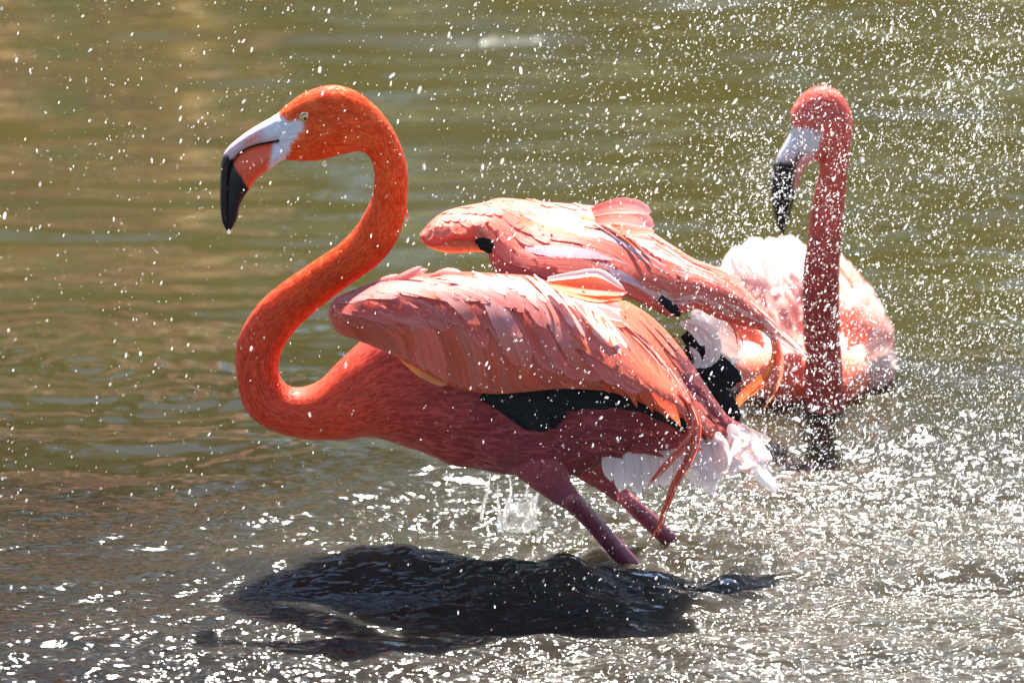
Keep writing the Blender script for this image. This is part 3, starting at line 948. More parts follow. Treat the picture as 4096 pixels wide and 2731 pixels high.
# black flight feathers folded under the wing
for pp, w_ in (([(1940, 1560), (2040, 1600), (2130, 1660), (2190, 1722)], 44), ([(2000, 1560), (2100, 1600), (2180, 1650), (2225, 1712)], 46), ([(2060, 1560), (2150, 1590), (2215, 1630), (2243, 1690)], 42),
               ([(1930, 1570), (2020, 1620), (2090, 1672), (2150, 1715)], 30), ([(2080, 1555), (2180, 1585), (2270, 1605), (2350, 1612)], 34), ([(2200, 1560), (2300, 1590), (2400, 1600), (2480, 1602)], 34),
               ([(2330, 1560), (2430, 1590), (2520, 1605), (2590, 1630)], 32), ([(2460, 1560), (2550, 1605), (2630, 1640), (2700, 1685)], 30), ([(2540, 1580), (2620, 1630), (2690, 1670), (2745, 1715)], 26), ([(2420, 1570), (2520, 1600), (2600, 1630), (2660, 1672)], 26)):
    strand('flight_feather', pp, [-0.128 - 0.006 * random.random()] * 4, w_, wing1, M_BLACK, C_BLK, C_BLK, n=22, cup=0.1, base=0.8, ragged=0.03)

# ---- far wing, raised behind the back
T2 = [(1677, 936), (1753, 860), (1830, 830), (1932, 810), (2008, 792), (2161, 806), (2314, 818), (2396, 828), (2500, 870), (2625, 945), (2705, 990), (2774, 1034), (2889, 1080), (2975, 1148), (3070, 1255), (3112, 1325)]
B2 = [(1684, 955), (1705, 978), (1745, 985), (1830, 960), (1935, 985), (2000, 1110), (2200, 1135), (2380, 1155), (2500, 1185), (2610, 1235), (2690, 1270), (2780, 1235), (2849, 1267), (2946, 1298), (3030, 1318), (3085, 1345)]
dT2 = [0.02, 0.03, 0.05, 0.07, 0.085, 0.10, 0.11, 0.115, 0.12, 0.125, 0.13, 0.13, 0.13, 0.13, 0.13, 0.13]
dB2 = [0.0, -0.01, -0.01, 0.0, 0.0, -0.02, -0.03, -0.02, 0.0, 0.04, 0.07, 0.09, 0.10, 0.11, 0.12, 0.125]
sh2 = Shell(T2, B2, dT2, dB2, 0.03, 0.045)
def wing2_col(u, v):
    c = mixc(C_PINK, C_CORAL, sm(v, 0.3, 0.9) * 0.6)
    return np.asarray(c) * (0.92 + 0.16 * float(vnoise(u * 30, v * 6)))
wing2 = sh2.mesh('wing', root1, M_WING, wing2_col)
# underside of the far wrist: orange lining
und = Shell([(1682, 950), (1705, 965), (1760, 962), (1830, 955), (1900, 958), (1965, 960)], [(1688, 960), (1712, 988), (1780, 1010), (1840, 1013), (1910, 1008), (1968, 1012)],
            [0.0, -0.005, -0.005, 0.0, 0.01, 0.02], [0.03, 0.05, 0.06, 0.07, 0.07, 0.07], 0.0)
und.mesh('wing_lining', wing2, M_WING, lambda u, v: np.array((0.85, 0.36, 0.15)) * (0.85 + 0.3 * float(vnoise(u * 9, v * 9))), 24, 8, 0.008)
for i in range(10):
    u = 0.05 + 0.8 * i / 9
    c = jitc((0.86, 0.40, 0.18), 0.15)
    shell_feather(und, u, 0.1, 0.12, 0.8, random.uniform(14, 22), wing2, M_FEATHER, c, mixc(c, C_PALE, 0.3), 0.001, 0.004, n=7)
for pp, w_ in (([(1900, 968), (1925, 964), (1955, 972), (1974, 985)], 13), ([(1912, 982), (1935, 980), (1958, 985), (1972, 992)], 13), ([(1918, 992), (1940, 996), (1960, 1004), (1968, 1012)], 10)):
    strand('flight_feather', pp, [-0.014] * len(pp), w_, wing2, M_BLACK, C_BLK, C_BLK, n=12, base=0.5, ragged=0.15)
random.seed(5)
for i in range(52):                                              # wrist and leading-edge scales
    u = random.uniform(0.02, 0.34); v = random.uniform(-0.02, 0.75)
    c = jitc(mixc(C_PINK, C_ORANGE, 0.5 * random.random() * sm(v, 0.2, 0.7) + 0.1), 0.12)
    shell_feather(sh2, u, v, 0.045, random.uniform(0.02, 0.2), random.uniform(12, 19), wing2, M_FEATHER, c * 0.95, c, 0.001, 0.004, edge=mixc(c, C_PALE, 0.4), n=7, cup=0.15)
for i in range(40):                                              # sweeping vanes over the back
    f = random.random()
    u = 0.27 + 0.34 * f; v = random.uniform(0.12, 0.80)
    c = jitc(mixc(C_PINK, C_CORAL, random.random() ** 1.5), 0.12)
    if random.random() < 0.22: c = jitc((0.76, 0.55, 0.60), 0.06)
    if random.random() < 0.15: c = jitc(C_ORANGE, 0.08)
    shell_feather(sh2, u, v, 0.17 + random.uniform(-0.03, 0.05), 0.16 + random.uniform(-0.2, 0.10), random.uniform(22, 36), wing2, M_FEATHER, c, c, 0.002, 0.0032, n=11, cup=0.08, ragged=0.04, edge=mixc(c, C_PALE, 0.15), round_tip=random.random() < 0.5)
for i in range(36):                                              # top coverts catching the sun
    u = 0.28 + 0.33 * i / 35 + random.uniform(-0.01, 0.01); v = random.uniform(-0.03, 0.14)
    c = jitc(mixc(C_PINK, C_PALE, 0.3 * random.random()), 0.1)
    shell_feather(sh2, u, v, 0.07, 0.10 + random.uniform(-0.04, 0.08), random.uniform(18, 28), wing2, M_FEATHER, c, c, 0.002, 0.003, n=8, cup=0.15, ragged=0.06, edge=mixc(c, C_PALE, 0.4))
for i in range(48):                                              # long plumes streaming down the far trailing edge
    f = i / 47
    u = 0.50 + 0.34 * f + random.uniform(-0.01, 0.01); v = random.uniform(0.0, 0.85)
    c = jitc(mixc(C_PINK, C_CORAL, random.random()), 0.07)
    if random.random() < 0.2: c = jitc(mixc(C_WHITE, C_PINK, 0.4), 0.06)
    shell_feather(sh2, u, v, 0.27 - 0.14 * f + random.uniform(-0.03, 0.03), random.uniform(-0.12, 0.12), random.uniform(14, 24), wing2, M_FEATHER, c, mixc(c, C_PEACH, 0.4), 0.003, 0.004, n=12, cup=0.08, round_tip=False, ragged=0.1, edge=mixc(c, C_PALE, 0.35))
# flap of broad pale vanes
for pp, w_, cc in (([(2370, 850), (2450, 830), (2540, 828), (2606, 850)], 32, C_PINK), ([(2380, 880), (2470, 868), (2550, 876), (2618, 905)], 40, C_PINK), ([(2400, 920), (2480, 915), (2560, 920), (2618, 925)], 30, C_PEACH),
                   ([(2420, 950), (2500, 955), (2570, 965), (2625, 975)], 28, C_WHITE), ([(2450, 985), (2530, 1000), (2600, 1005), (2655, 1012)], 26, C_WHITE)):
    strand('feather', pp, [0.07, 0.075, 0.08, 0.085], w_, wing2, M_VANE, cc, mixc(cc, C_WHITE, 0.5), n=14, cup=-0.3, nrm=(0, -0.7, 0.7), base=0.6, tipw=1.5, ragged=0.06)
# tip plumes: pale shafts and hanging curls
for pp, w_, c0, c1, rt in (
        ([(3010, 1290), (3080, 1330), (3160, 1382), (3243, 1432)], 13, C_WHITE, C_WHITE, False), ([(3030, 1305), (3100, 1355), (3180, 1405), (3235, 1436)], 11, C_PALE, C_PINK, False), ([(2980, 1230), (3060, 1290), (3120, 1345), (3190, 1400)], 16, C_PINK, C_WHITE, False),
        ([(3080, 1330), (3104, 1400), (3088, 1475), (3020, 1545), (2965, 1590), (2944, 1638)], 21, C_PEACH, C_PEACH, True), ([(3095, 1340), (3112, 1410), (3092, 1490), (3030, 1550), (2960, 1610)], 13, C_PINK, C_PEACH, False),
        ([(3110, 1350), (3128, 1430), (3124, 1500), (3098, 1570), (3052, 1638)], 8, C_PINK, C_PEACH, False), ([(3100, 1480), (3085, 1510), (3060, 1515)], 6, C_WHITE, C_PINK, False),
        ([(2890, 1270), (2925, 1300), (2945, 1340), (2950, 1395)], 6, C_PINK, C_PEACH, False), ([(2905, 1280), (2940, 1310), (2965, 1350), (2975, 1400)], 5, C_PINK, C_PEACH, False)):
    strand('feather', pp, [0.12] * len(pp), w_, wing2, M_FEATHER, jitc(c0, .05), jitc(c1, .05), n=16, cup=0.35, round_tip=rt, ragged=0.08)
for q in range(16):                                             # loose wisps streaming off the far wing tip
    x0 = random.uniform(2860, 3040); y0 = 1075 + (x0 - 2860) * 0.95 + random.uniform(0, 60)
    x1 = random.uniform(3120, 3245); y1 = 1345 + (x1 - 3120) * 0.68 + random.uniform(-22, 12)
    c = jitc(mixc(C_PINK, C_WHITE, random.random() * 0.7), 0.06)
    zz = 0.105 + 0.02 * random.random()
    strand('feather', [(x0, y0), (x0 * 0.62 + x1 * 0.38, y0 * 0.66 + y1 * 0.34 + random.uniform(-8, 8)), (x0 * 0.3 + x1 * 0.7, y0 * 0.32 + y1 * 0.68), (x1, y1)], [zz] * 4, random.uniform(4, 9), wing2, M_VANE, c, mixc(c, C_WHITE, 0.5), n=12, cup=0.3, round_tip=False, ragged=0.15)
# curled white vanes and the black primaries behind the rump
for pp, w_ in (([(2740, 1285), (2810, 1300), (2858, 1360), (2852, 1430), (2790, 1470)], 22), ([(2735, 1300), (2790, 1318), (2838, 1370), (2838, 1430), (2805, 1455)], 20), ([(2720, 1290), (2770, 1315), (2800, 1350), (2812, 1385)], 18), ([(2760, 1390), (2785, 1420), (2790, 1450), (2770, 1475)], 14)):
    strand('feather', pp, [0.075] * len(pp), w_, wing2, M_FEATHER, mixc(C_PINK, C_WHITE, 0.6), C_WHITE, n=14, cup=0.3)
for pp, w_ in (([(2740, 1330), (2820, 1410), (2900, 1480), (2968, 1524)], 34), ([(2750, 1380), (2820, 1450), (2890, 1510), (2945, 1540)], 36), ([(2760, 1440), (2830, 1520), (2900, 1600), (2958, 1684)], 30), ([(2745, 1420), (2810, 1500), (2870, 1580), (2925, 1660)], 30),
               ([(2640, 1190), (2680, 1225), (2722, 1264)], 16), ([(2650, 1200), (2690, 1230), (2716, 1254)], 16)):
    strand('flight_feather', pp, [0.10 if len(pp) > 3 else 0.035] * len(pp), w_, wing2, M_BLACK, C_BLK, C_BLK, n=22, base=0.7, ragged=0.05)

# ---- rump plumes laid over the back end of the body
rump = Shell([(2330, 1165), (2460, 1185), (2600, 1262), (2720, 1388), (2820, 1543), (2880, 1640), (2960, 1690)], [(2330, 1400), (2450, 1450), (2560, 1520), (2650, 1600), (2730, 1680), (2790, 1720), (2850, 1760)],
             [-0.02, -0.015, -0.01, 0.0, 0.01, 0.01, 0.01], [-0.10, -0.10, -0.095, -0.085, -0.07, -0.06, -0.05], 0.02)
random.seed(8)
mantle = rump.mesh('back', root1, M_WING, lambda u, v: mixc(mixc(C_PEACH, C_PINK, 0.5), C_CORAL, sm(u, 0.4, 0.8) * 0.6), 40, 12, 0.008)
for i in range(44):
    u = random.uniform(0.0, 0.72); v = random.uniform(0.0, 0.9)
    c = jitc(mixc(C_PEACH, C_PINK, random.random()) if u < 0.4 else mixc(C_CORAL, C_PINK, random.random()), 0.12)
    shell_feather(rump, u, v, 0.22, random.uniform(-0.10, 0.10), random.uniform(13, 24), mantle, M_FEATHER, c, c, 0.001, 0.007, n=10, cup=0.15, ragged=0.06, edge=mixc(c, C_PALE, 0.3), round_tip=random.random() < 0.4)

# ---- tail: a fan of broad pale vanes
tailroot = root1
for pp, dd, w_, c0, c1 in (
        ([(2470, 1690), (2452, 1780), (2440, 1880), (2440, 1968)], -0.055, 34, C_PALE, C_PALE), ([(2500, 1690), (2495, 1790), (2490, 1890), (2478, 1975)], -0.06, 34, C_PALE, C_PALE),
        ([(2540, 1690), (2540, 1790), (2550, 1890), (2548, 1970)], -0.065, 38, C_PALE, C_PALE), ([(2560, 1690), (2575, 1790), (2590, 1880), (2598, 1955)], -0.06, 40, C_PALE, C_PALE),
        ([(2600, 1700), (2625, 1790), (2650, 1880), (2662, 1965)], -0.055, 38, C_PALE, C_PALE), ([(2660, 1700), (2690, 1790), (2720, 1880), (2738, 1930)], -0.05, 40, C_PALE, C_PALE),
        ([(2720, 1720), (2755, 1800), (2785, 1890), (2800, 1962)], -0.05, 44, C_PALE, C_WHITE), ([(2760, 1720), (2800, 1800), (2835, 1890), (2850, 1984)], -0.055, 42, C_PALE, C_PALE),
        ([(2800, 1720), (2840, 1790), (2870, 1860), (2882, 1940)], -0.04, 36, C_WHITE, C_WHITE), ([(2830, 1720), (2880, 1790), (2915, 1850), (2930, 1925)], -0.03, 36, C_PINK, C_PALE),
        ([(2880, 1720), (2935, 1785), (2975, 1840), (3000, 1905)], -0.02, 36, C_PEACH, C_PINK), ([(2900, 1710), (2960, 1765), (3010, 1815), (3040, 1850)], -0.015, 36, C_PEACH, C_PEACH),
        ([(2930, 1800), (2995, 1850), (3055, 1910), (3112, 1976)], -0.01, 26, C_WHITE, C_WHITE), ([(2960, 1780), (3020, 1830), (3070, 1890), (3105, 1945)], 0.01, 22, C_WHITE, C_WHITE),
        ([(2920, 1690), (2990, 1735), (3050, 1762), (3102, 1765)], 0.0, 24, C_PINK, C_WHITE), ([(2900, 1690), (2975, 1745), (3040, 1800), (3065, 1830)], 0.0, 26, C_PEACH, C_WHITE)):
    kk = random.uniform(0.84, 1.05); pp = [(a + (a - pp[0][0]) * (kk - 1), pp[0][1] + (b - pp[0][1]) * kk) for a, b in pp]
    strand('tail_feather', pp, [dd + 0.02, dd, dd - 0.006, dd - 0.004], w_, root1, M_VANE, jitc(c0, .05), jitc(c1, .05), n=12, cup=0.35, base=0.45, ragged=0.05, nrm=(random.uniform(-0.35, 0.35), -0.9, 0.3), edge=C_WHITE)
random.seed(33)
for q in range(16):
    x0 = 2480 + 470 * q / 15 + random.uniform(-15, 15); y0 = 1700 + random.uniform(-10, 25)
    lean = 0.05 + 0.75 * (q / 15) ** 1.5; ln = random.uniform(200, 262) * (1 - 0.15 * q / 15)
    zz = -0.035 - 0.02 * random.random()
    c = jitc(mixc(C_PALE, C_PINK, 0.35 * random.random()), 0.04)
    strand('tail_feather', [(x0, y0), (x0 + lean * ln * 0.3, y0 + ln * 0.35), (x0 + lean * ln * 0.6, y0 + ln * 0.7), (x0 + lean * ln, y0 + ln * (1 - 0.25 * lean))], [zz + 0.02, zz, zz - 0.004, zz - random.uniform(0, 0.02)], random.uniform(24, 36), root1, M_VANE, c, mixc(c, C_WHITE, 0.6), n=12, cup=random.uniform(-0.4, 0.6), base=0.4, ragged=0.10, tipw=2.4, nrm=(random.uniform(-0.5, 0.5), -0.85, 0.35))
for pp, w_ in (([(2865, 1735), (2895, 1765), (2898, 1800), (2885, 1850)], 13), ([(2930, 1735), (2952, 1755), (2940, 1800), (2920, 1840)], 14), ([(2960, 1725), (2985, 1742), (3000, 1735)], 16), ([(2830, 1730), (2850, 1790), (2852, 1850), (2835, 1890)], 16)):
    strand('tail_feather', pp, [-0.05] * len(pp), w_, root1, M_VANE, C_WHITE, C_WHITE, n=10, cup=0.6)
# undertail and flank plumes
for i in range(26):
    x0 = random.uniform(2240, 2640); y0 = 1640 + (x0 - 2240) * 0.08 + random.uniform(0, 140)
    ln = random.uniform(110, 190)
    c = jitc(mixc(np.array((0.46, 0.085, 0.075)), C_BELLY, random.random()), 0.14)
    zd = -0.085 + 0.02 * random.random()
    strand('feather', [(x0, y0), (x0 + ln * 0.5, y0 + 10), (x0 + ln, y0 + random.uniform(10, 50))], [zd, zd - 0.004, zd - 0.004], random.uniform(16, 26), root1, M_FEATHER, c, c, n=8, cup=0.2, ragged=0.05, round_tip=False)

# ------------------------------------------------------------------ second flamingo, sitting in the water behind
root2 = empty('flamingo', (NECK2.x, NECK2.y, 0.0), 'flamingo sitting low in the water with upright neck and hanging black bill', 'flamingo', 'flamingos bathing in the pond')
D2 = NECK2.y - Y0
SC_keep = SC
SC2 = SC * NECK2.y / Y0
H2 = [(3165, 455, 3235, 640), (3190, 402, 3270, 645), (3235, 362, 3290, 650), (3287, 346, 3295, 640), (3345, 364, 3300, 600), (3392, 420, 3290, 640), (3411, 487, 3280, 655), (3402, 570, 3278, 668), (3393, 640, 3274, 690),
      (3385, 746, 3266, 740), (3376, 836, 3246, 836), (3366, 960, 3230, 960), (3358, 1090, 3212, 1090), (3358, 1280, 3212, 1280), (3368, 1440, 3220, 1440), (3378, 1620, 3224, 1620), (3390, 1760, 3215, 1760)]
H2 = [(3163, 452, 3176, 560), (3190, 402, 3215, 612), (3235, 362, 3250, 640), (3287, 346, 3278, 648), (3345, 364, 3290, 640), (3388, 415, 3288, 636), (3411, 487, 3284, 645), (3405, 570, 3280, 668), (3395, 650, 3274, 705)] + H2[9:]
DEP2 = [50, 78, 92, 96, 92, 86, 80, 76, 74, 72, 72, 74, 78, 82, 86, 92, 100]
SC = SC2
V, F, PXY, S, A = loft(H2, 150, 36, DEP2, dy=D2)
x, y = PXY[:, 0], PXY[:, 1]
nz = vnoise(x * 0.02, y * 0.02)
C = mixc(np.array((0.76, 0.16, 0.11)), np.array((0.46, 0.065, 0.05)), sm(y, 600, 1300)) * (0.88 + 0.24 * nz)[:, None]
face2 = [(3150, 495), (3255, 498), (3290, 480), (3290, 520), (3275, 560), (3258, 590), (3240, 640), (3100, 660), (3100, 500)]
nj = (vnoise(x * 0.09, y * 0.09) - 0.5) * 16
fm = inside(face2, x + nj, y + nj)
C[fm] = C_FACE
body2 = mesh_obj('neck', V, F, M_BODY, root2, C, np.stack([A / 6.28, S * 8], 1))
cen = V[:150 * 36].reshape(150, 36, 3).mean(1)
fw = np.gradient(cen, axis=0); fw /= np.linalg.norm(fw, axis=1)[:, None]
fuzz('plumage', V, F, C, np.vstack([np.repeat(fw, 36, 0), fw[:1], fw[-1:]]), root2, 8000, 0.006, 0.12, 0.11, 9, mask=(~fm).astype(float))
mouth = spline([(3246, 582), (3215, 600), (3190, 622), (3176, 648), (3172, 680)], 40)
UP2 = [(3166, 492, 3250, 580), (3166, 523, 3232, 590), (3135, 581, 3205, 606), (3108, 630, 3184, 632), (3090, 684, 3174, 672), (3083, 746, 3170, 730), (3090, 813, 3160, 800), (3104, 885, 3146, 880), (3124, 943, 3132, 938)]
LO2 = [(3250, 583, 3262, 640), (3232, 593, 3246, 645), (3205, 609, 3226, 664), (3186, 634, 3210, 690), (3177, 674, 3197, 722), (3173, 732, 3187, 760), (3163, 802, 3172, 810), (3148, 882, 3154, 878), (3132, 938, 3135, 934)]
def bill2(st, dep, name, upper):
    V, F, q, S, A = loft(st, 60, 24, dep, dy=D2, power=2.3)
    x, y = q[:, 0], q[:, 1]
    C = np.tile(np.array((0.66, 0.60, 0.64)) if upper else np.array((0.78, 0.30, 0.24)), (len(x), 1))
    if upper: C = mixc(C_FACE, np.array((0.64, 0.5, 0.54)), sm(y, 560, 625))
    d = np.min(np.hypot(x[:, None] - mouth[None, :, 0], y[:, None] - mouth[None, :, 1]), 1)
    C = mixc(C, (0.03, 0.025, 0.03), 1 - sm(d, 4, 8))
    C = mixc(C, (0.014, 0.012, 0.013), sm(y + (vnoise(x * .12, y * .12) - .5) * 16, *((630, 650) if upper else (745, 765))))
    return mesh_obj(name, V, F, M_BILL, root2, C, np.stack([A, S], 1))
bill2(UP2, [66, 62, 54, 48, 42, 38, 32, 22, 8], 'upper_bill', True)
bill2(LO2, [62, 58, 50, 44, 38, 33, 26, 16, 6], 'lower_bill', False)
eye(3300, 487, D2 - 0.0305, 17, root2)

# body: built in world space, sitting in the water behind the neck, breast to the camera
bc = PW(3210, 1560); bc.y = NECK2.y + 0.30
def body_pt(th, s):
    """s 0 breast .. 1 tail along +Y, th around"""
    sc_ = min(max(s, 0.0), 1.0)
    pw = math.sin(math.pi * (0.06 + 0.94 * sc_)) ** 0.45 if sc_ < 1 else 0.0
    cl = max(0.0, 1 - max(0.0, (sc_ - 0.78) / 0.22) ** 2) ** 0.5
    ph = (0.34 + 0.66 * float(sm(sc_, 0.0, 0.85))) * cl * min(1.0, (sc_ / 0.05) ** 0.5 if sc_ < 0.05 else 1.0)
    hw = 0.121 * max(pw, 0.001)
    st_ = math.sin(th)
    x = bc.x + 0.004 + hw * math.copysign(abs(math.cos(th)) ** 0.8, math.cos(th)) - 0.03 * s
    z = 0.03 + (0.098 if st_ > 0 else 0.15) * ph * math.copysign(abs(st_) ** 0.9, st_)
    return np.array((x, NECK2.y + 0.03 + 0.50 * s, z))
VB, CB, UB = [], [], []
nb, sb = 40, 40
for i in range(nb):
    for j in range(sb):
        th = 2 * math.pi * j / sb
        p = body_pt(th, i / (nb - 1)); VB.append(p)
        low = max(1 - sm(p[2], 0.02, 0.08), (1 - sm(i / nb, 0.08, 0.22)))
        CB.append(mixc(np.array((0.84, 0.62, 0.54)), np.array((0.82, 0.16, 0.09)), low)); UB.append((j / sb, i / nb * 4))  # sunlit back painted pale, shaded breast and flanks painted red
VB = np.array(VB); CB = np.array(CB)
fb = grid_faces(nb, sb, True)
mesh_obj('body', VB, fb, M_BODY, root2, CB, UB)
# folded wings as two shells with scalloped rows of vanes
random.seed(21)
def side_pt(side, a, s, lift=0.0):
    """a 0 at the water .. 1 on the back, s along the body"""
    th = (math.pi if side < 0 else 0) + (-side) * (-1) * 0  # placeholder to keep the sides symmetric
    ang = -0.9 + a * 2.5
    p = body_pt(math.pi - ang if side < 0 else ang, 0.16 + 0.80 * s)
    c = np.array((bc.x - 0.03 * s, p[1], 0.03))
    d = p - c; d[1] = 0; d /= np.linalg.norm(d); d[1] = -0.3; d /= np.linalg.norm(d)
    return p + d * (0.001 + 0.015 * float(sm(s, 0.0, 0.25)) + lift * float(sm(s, -0.05, 0.2))), d
for side in (-1, 1):
    VV, CC, UU = [], [], []
    na, ns = 16, 20
    for k in (0, 1):
        for i in range(ns):
            for j in range(na):
                a, s = j / (na - 1), i / (ns - 1)
                p, d = side_pt(side, a, s, 0.0 if k == 0 else -0.006)
                VV.append(p); UU.append((a, s * 2))
                CC.append(mixc(np.array((0.82, 0.24, 0.14)), C_WHITE * np.array((0.95, 0.86, 0.82)), sm(a, 0.08, 0.5)))  # sunlight put into the paler upper wing, shade into the red edge
    fq = grid_faces(ns, na)
    fq = fq + [tuple(v + na * ns for v in f[::-1]) for f in fq]
    wg = mesh_obj('wing', VV, fq, M_WING, root2, CC, UU)
    for row in range(9):
        for q in range(9):
            a = 0.02 + 0.98 * (row + random.uniform(-0.3, 0.3)) / 8
            s = 0.0 + 0.62 * (q + 0.5 * (row % 2) + random.uniform(-0.25, 0.25)) / 8
            pts, nn = [], []
            for t in range(5):
                p, d = side_pt(side, a - 0.03 * t / 4, s + 0.17 * t / 4, 0.003 + 0.012 * t / 4)
                pts.append(p); nn.append(d)
            ctr = (1 - sm(abs(pts[0][0] - bc.x), 0.055, 0.10)) * (1 - sm(pts[0][2], 0.06, 0.10))  # mask for the shaded front by the neck, painted red
            c = jitc(mixc(mixc(np.array((0.82, 0.22, 0.12)), mixc(C_WHITE, mixc(C_PINK, C_PEACH, 0.5), (0.15 if side < 0 else 0.75) * random.random()), sm(a, 0.02, 0.35)), (0.78, 0.13, 0.07), ctr), 0.08)  # lit left side coloured whiter than the right
            ribbon('feather', pts, nn, random.uniform(0.012, 0.018), wg, M_FEATHER, mixc(c, C_ORANGE, 0.35 if side > 0 else 0.08), c, n=7, cup=0.3, ragged=0.06, soft=0.4)
# ruffled plumes raised on the far back, strong sunlight painted in as white
for (x0, y0, x1, y1, w_) in ((3040, 1180, 2925, 1004, 34), (3050, 1160, 2965, 984, 34), (3080, 1160, 3010, 990, 32), (3090, 1140, 3052, 974, 30), (3100, 1140, 3076, 962, 28), (3110, 1150, 3112, 988, 30), (3140, 1160, 3150, 1015, 30), (3160, 1170, 3195, 1034, 28), (3190, 1130, 3221, 1014, 18), (2990, 1230, 2885, 1075, 30), (2980, 1260, 2870, 1110, 28), (3020, 1230, 2940, 1060, 34)):
    strand('feather', [(x0, y0), ((x0 + x1) / 2 + random.uniform(-8, 8), (y0 + y1) / 2), (x1, y1)], [D2 + 0.10, D2 + 0.13, D2 + 0.16], w_, root2, M_VANE, C_WHITE, C_WHITE, n=9, cup=0.35, ragged=0.08, nrm=(random.uniform(-.4, .4), -0.9, 0.4))
for i in range(22):                                              # plumes hanging over the near flank
    x0 = random.uniform(2920, 3190); y0 = random.uniform(1060, 1200)
    ln = random.uniform(110, 220)
    c = jitc(mixc(C_WHITE, C_PINK, random.random() * 0.6), 0.06)
    strand('feather', [(x0, y0), (x0 + ln * 0.35, y0 + ln * 0.45), (x0 + ln * 0.55, y0 + ln)], [D2 + 0.10, D2 + 0.07, D2 + 0.06], random.uniform(14, 24), root2, M_FEATHER, c, mixc(c, C_CORAL, 0.25), n=9, cup=0.25, ragged=0.08, round_tip=random.random() < 0.5)
SC = SC_keep

# ------------------------------------------------------------------ splash crown and drops
def tube3(V, F, pts, rad, seg=8):
    q = spline(np.hstack([np.asarray(pts, float), np.asarray(rad, float)[:, None]]), 14)
    k = len(V)
    tg = np.gradient(q[:, :3], axis=0); tg /= np.linalg.norm(tg, axis=1)[:, None]
    for i in range(len(q)):
        a = np.cross(tg[i], (0, 1, 0.1)); a /= np.linalg.norm(a); b = np.cross(tg[i], a)
        for j in range(seg):
            th = 2 * math.pi * j / seg
            V.append(q[i, :3] + (a * math.cos(th) + b * math.sin(th)) * q[i, 3])
    F += [tuple(v + k for v in f) for f in grid_faces(len(q), seg, True)]
    F.append(tuple(k + j for j in range(seg))); F.append(tuple(k + (len(q) - 1) * seg + j for j in range(seg - 1, -1, -1)))
SPD = PW(2060, 2110).y - Y0
V, F = [], []
for pp, rr in (([(1996, 2120), (1998, 2060), (1992, 1990), (1991, 1929)], [12, 9, 5, 2]), ([(2020, 2120), (2022, 2040), (2044, 1972), (2038, 1893)], [9, 8, 7, 4]), ([(2052, 1985), (2080, 2000), (2108, 1978), (2104, 1917)], [5, 6, 6, 3]),
               ([(2140, 2125), (2143, 2060), (2146, 1995), (2158, 1950)], [9, 7, 8, 3]), ([(1925, 2085), (1934, 2020), (1952, 1960), (1962, 1893)], [8, 8, 5, 3]), ([(2108, 1985), (2130, 1990), (2146, 1990)], [5, 5, 6])):
    tube3(V, F, [tuple(P(a, b, SPD)) for a, b in pp], [r * SC for r in rr])
ns, nt_ = 20, 14
k = len(V)
for sgn in (-1, 1):
    for i in range(nt_):
        for j in range(ns):
            a = j / (ns - 1); b = i / (nt_ - 1)
            yt = 1992 + 26 * math.sin(math.pi * a) ** 0.7 - 18 * a * (1 - b)
            yy = yt + (2135 - yt) * b
            xx = 2022 + (2143 - 2022) * a - 34 * (1 - a) * b ** 1.6 + 9 * math.sin(b * 5 + 1) * a
            p = P(xx, yy, SPD + 0.003 * math.sin(a * 5 + b * 3) + 0.0012 * math.sin(a * 17 + b * 11) + sgn * (0.0006 + 0.0016 * float(vnoise(a * 9, b * 7))))
            V.append(np.array(tuple(p)))
fq = grid_faces(nt_, ns)
F += [tuple(v + k for v in f) for f in fq] + [tuple(v + k + ns * nt_ for v in f[::-1]) for f in fq]
bd = [i * ns for i in range(nt_)] + [(nt_ - 1) * ns + j for j in range(1, ns)] + [i * ns + ns - 1 for i in range(nt_ - 2, -1, -1)] + [j for j in range(ns - 2, 0, -1)]
for a, b in zip(bd, bd[1:] + bd[:1]):
    F.append((k + a, k + b, k + b + ns * nt_, k + a + ns * nt_))
sp = mesh_obj('splash', V, F, M_SPLASH)
tag(sp, 'clear crown of splashed water with thin spikes rising behind the thigh', 'splash')

def ico(sub):
    import bmesh
    bm = bmesh.new(); bmesh.ops.create_icosphere(bm, subdivisions=sub, radius=1.0)
    v = np.array([tuple(q.co) for q in bm.verts]); f = [tuple(q.index for q in g.verts) for g in bm.faces]
    bm.free(); return v, f
def drop_density(x, y):
    """how thick the spray hangs, read off the photograph"""
    r = 0.042 + 0.10 * sm(x, 1300, 2200) + 0.55 * sm(x, 2000, 3400) + 0.55 * sm(x, 2500, 3200) * sm(y, 900, 1700)
    r *= 1 - 0.35 * sm(y, 2300, 2700)
    r += 0.10 * sm(y, 1500, 2000) * sm(x, 1500, 2600)
    r *= 0.25 + 1.5 * vnoise(x / 170.0 + 5, y / 130.0 + 9) * (0.4 + 1.2 * vnoise(x / 420.0 + 25, y / 380.0 + 3))
    return r
dr = np.random.default_rng(99)
def sample_drops(n, even=False):
    out = []
    while len(out) < n:
        x, y = dr.uniform(-150, 4250), dr.uniform(-100, 2700)
        if dr.random() < (0.25 if even else drop_density(x, y)):
            dy = dr.normal(-0.05, 0.22) if x < 2200 else dr.normal(0.05, 0.30)
            p = P(x, y, max(dy, -0.75))
            if p.z > 0.01: out.append((x, y, p))
    return out
def drop_xf(x, r):
    el = dr.uniform(1.5, 3.2)
    if x < 2000: ang = dr.normal(R(-18), R(14))                  # falling streaks on the left
    else: ang = dr.normal(R(-28), R(30))
    rot = Matrix.Rotation(-ang, 4, 'Y')
    return rot @ Matrix.Diagonal((r, r, r * el, 1))
v1, f1 = ico(1)
V, F = [], []
NDROP = 34000
OVs, OFs = [], []
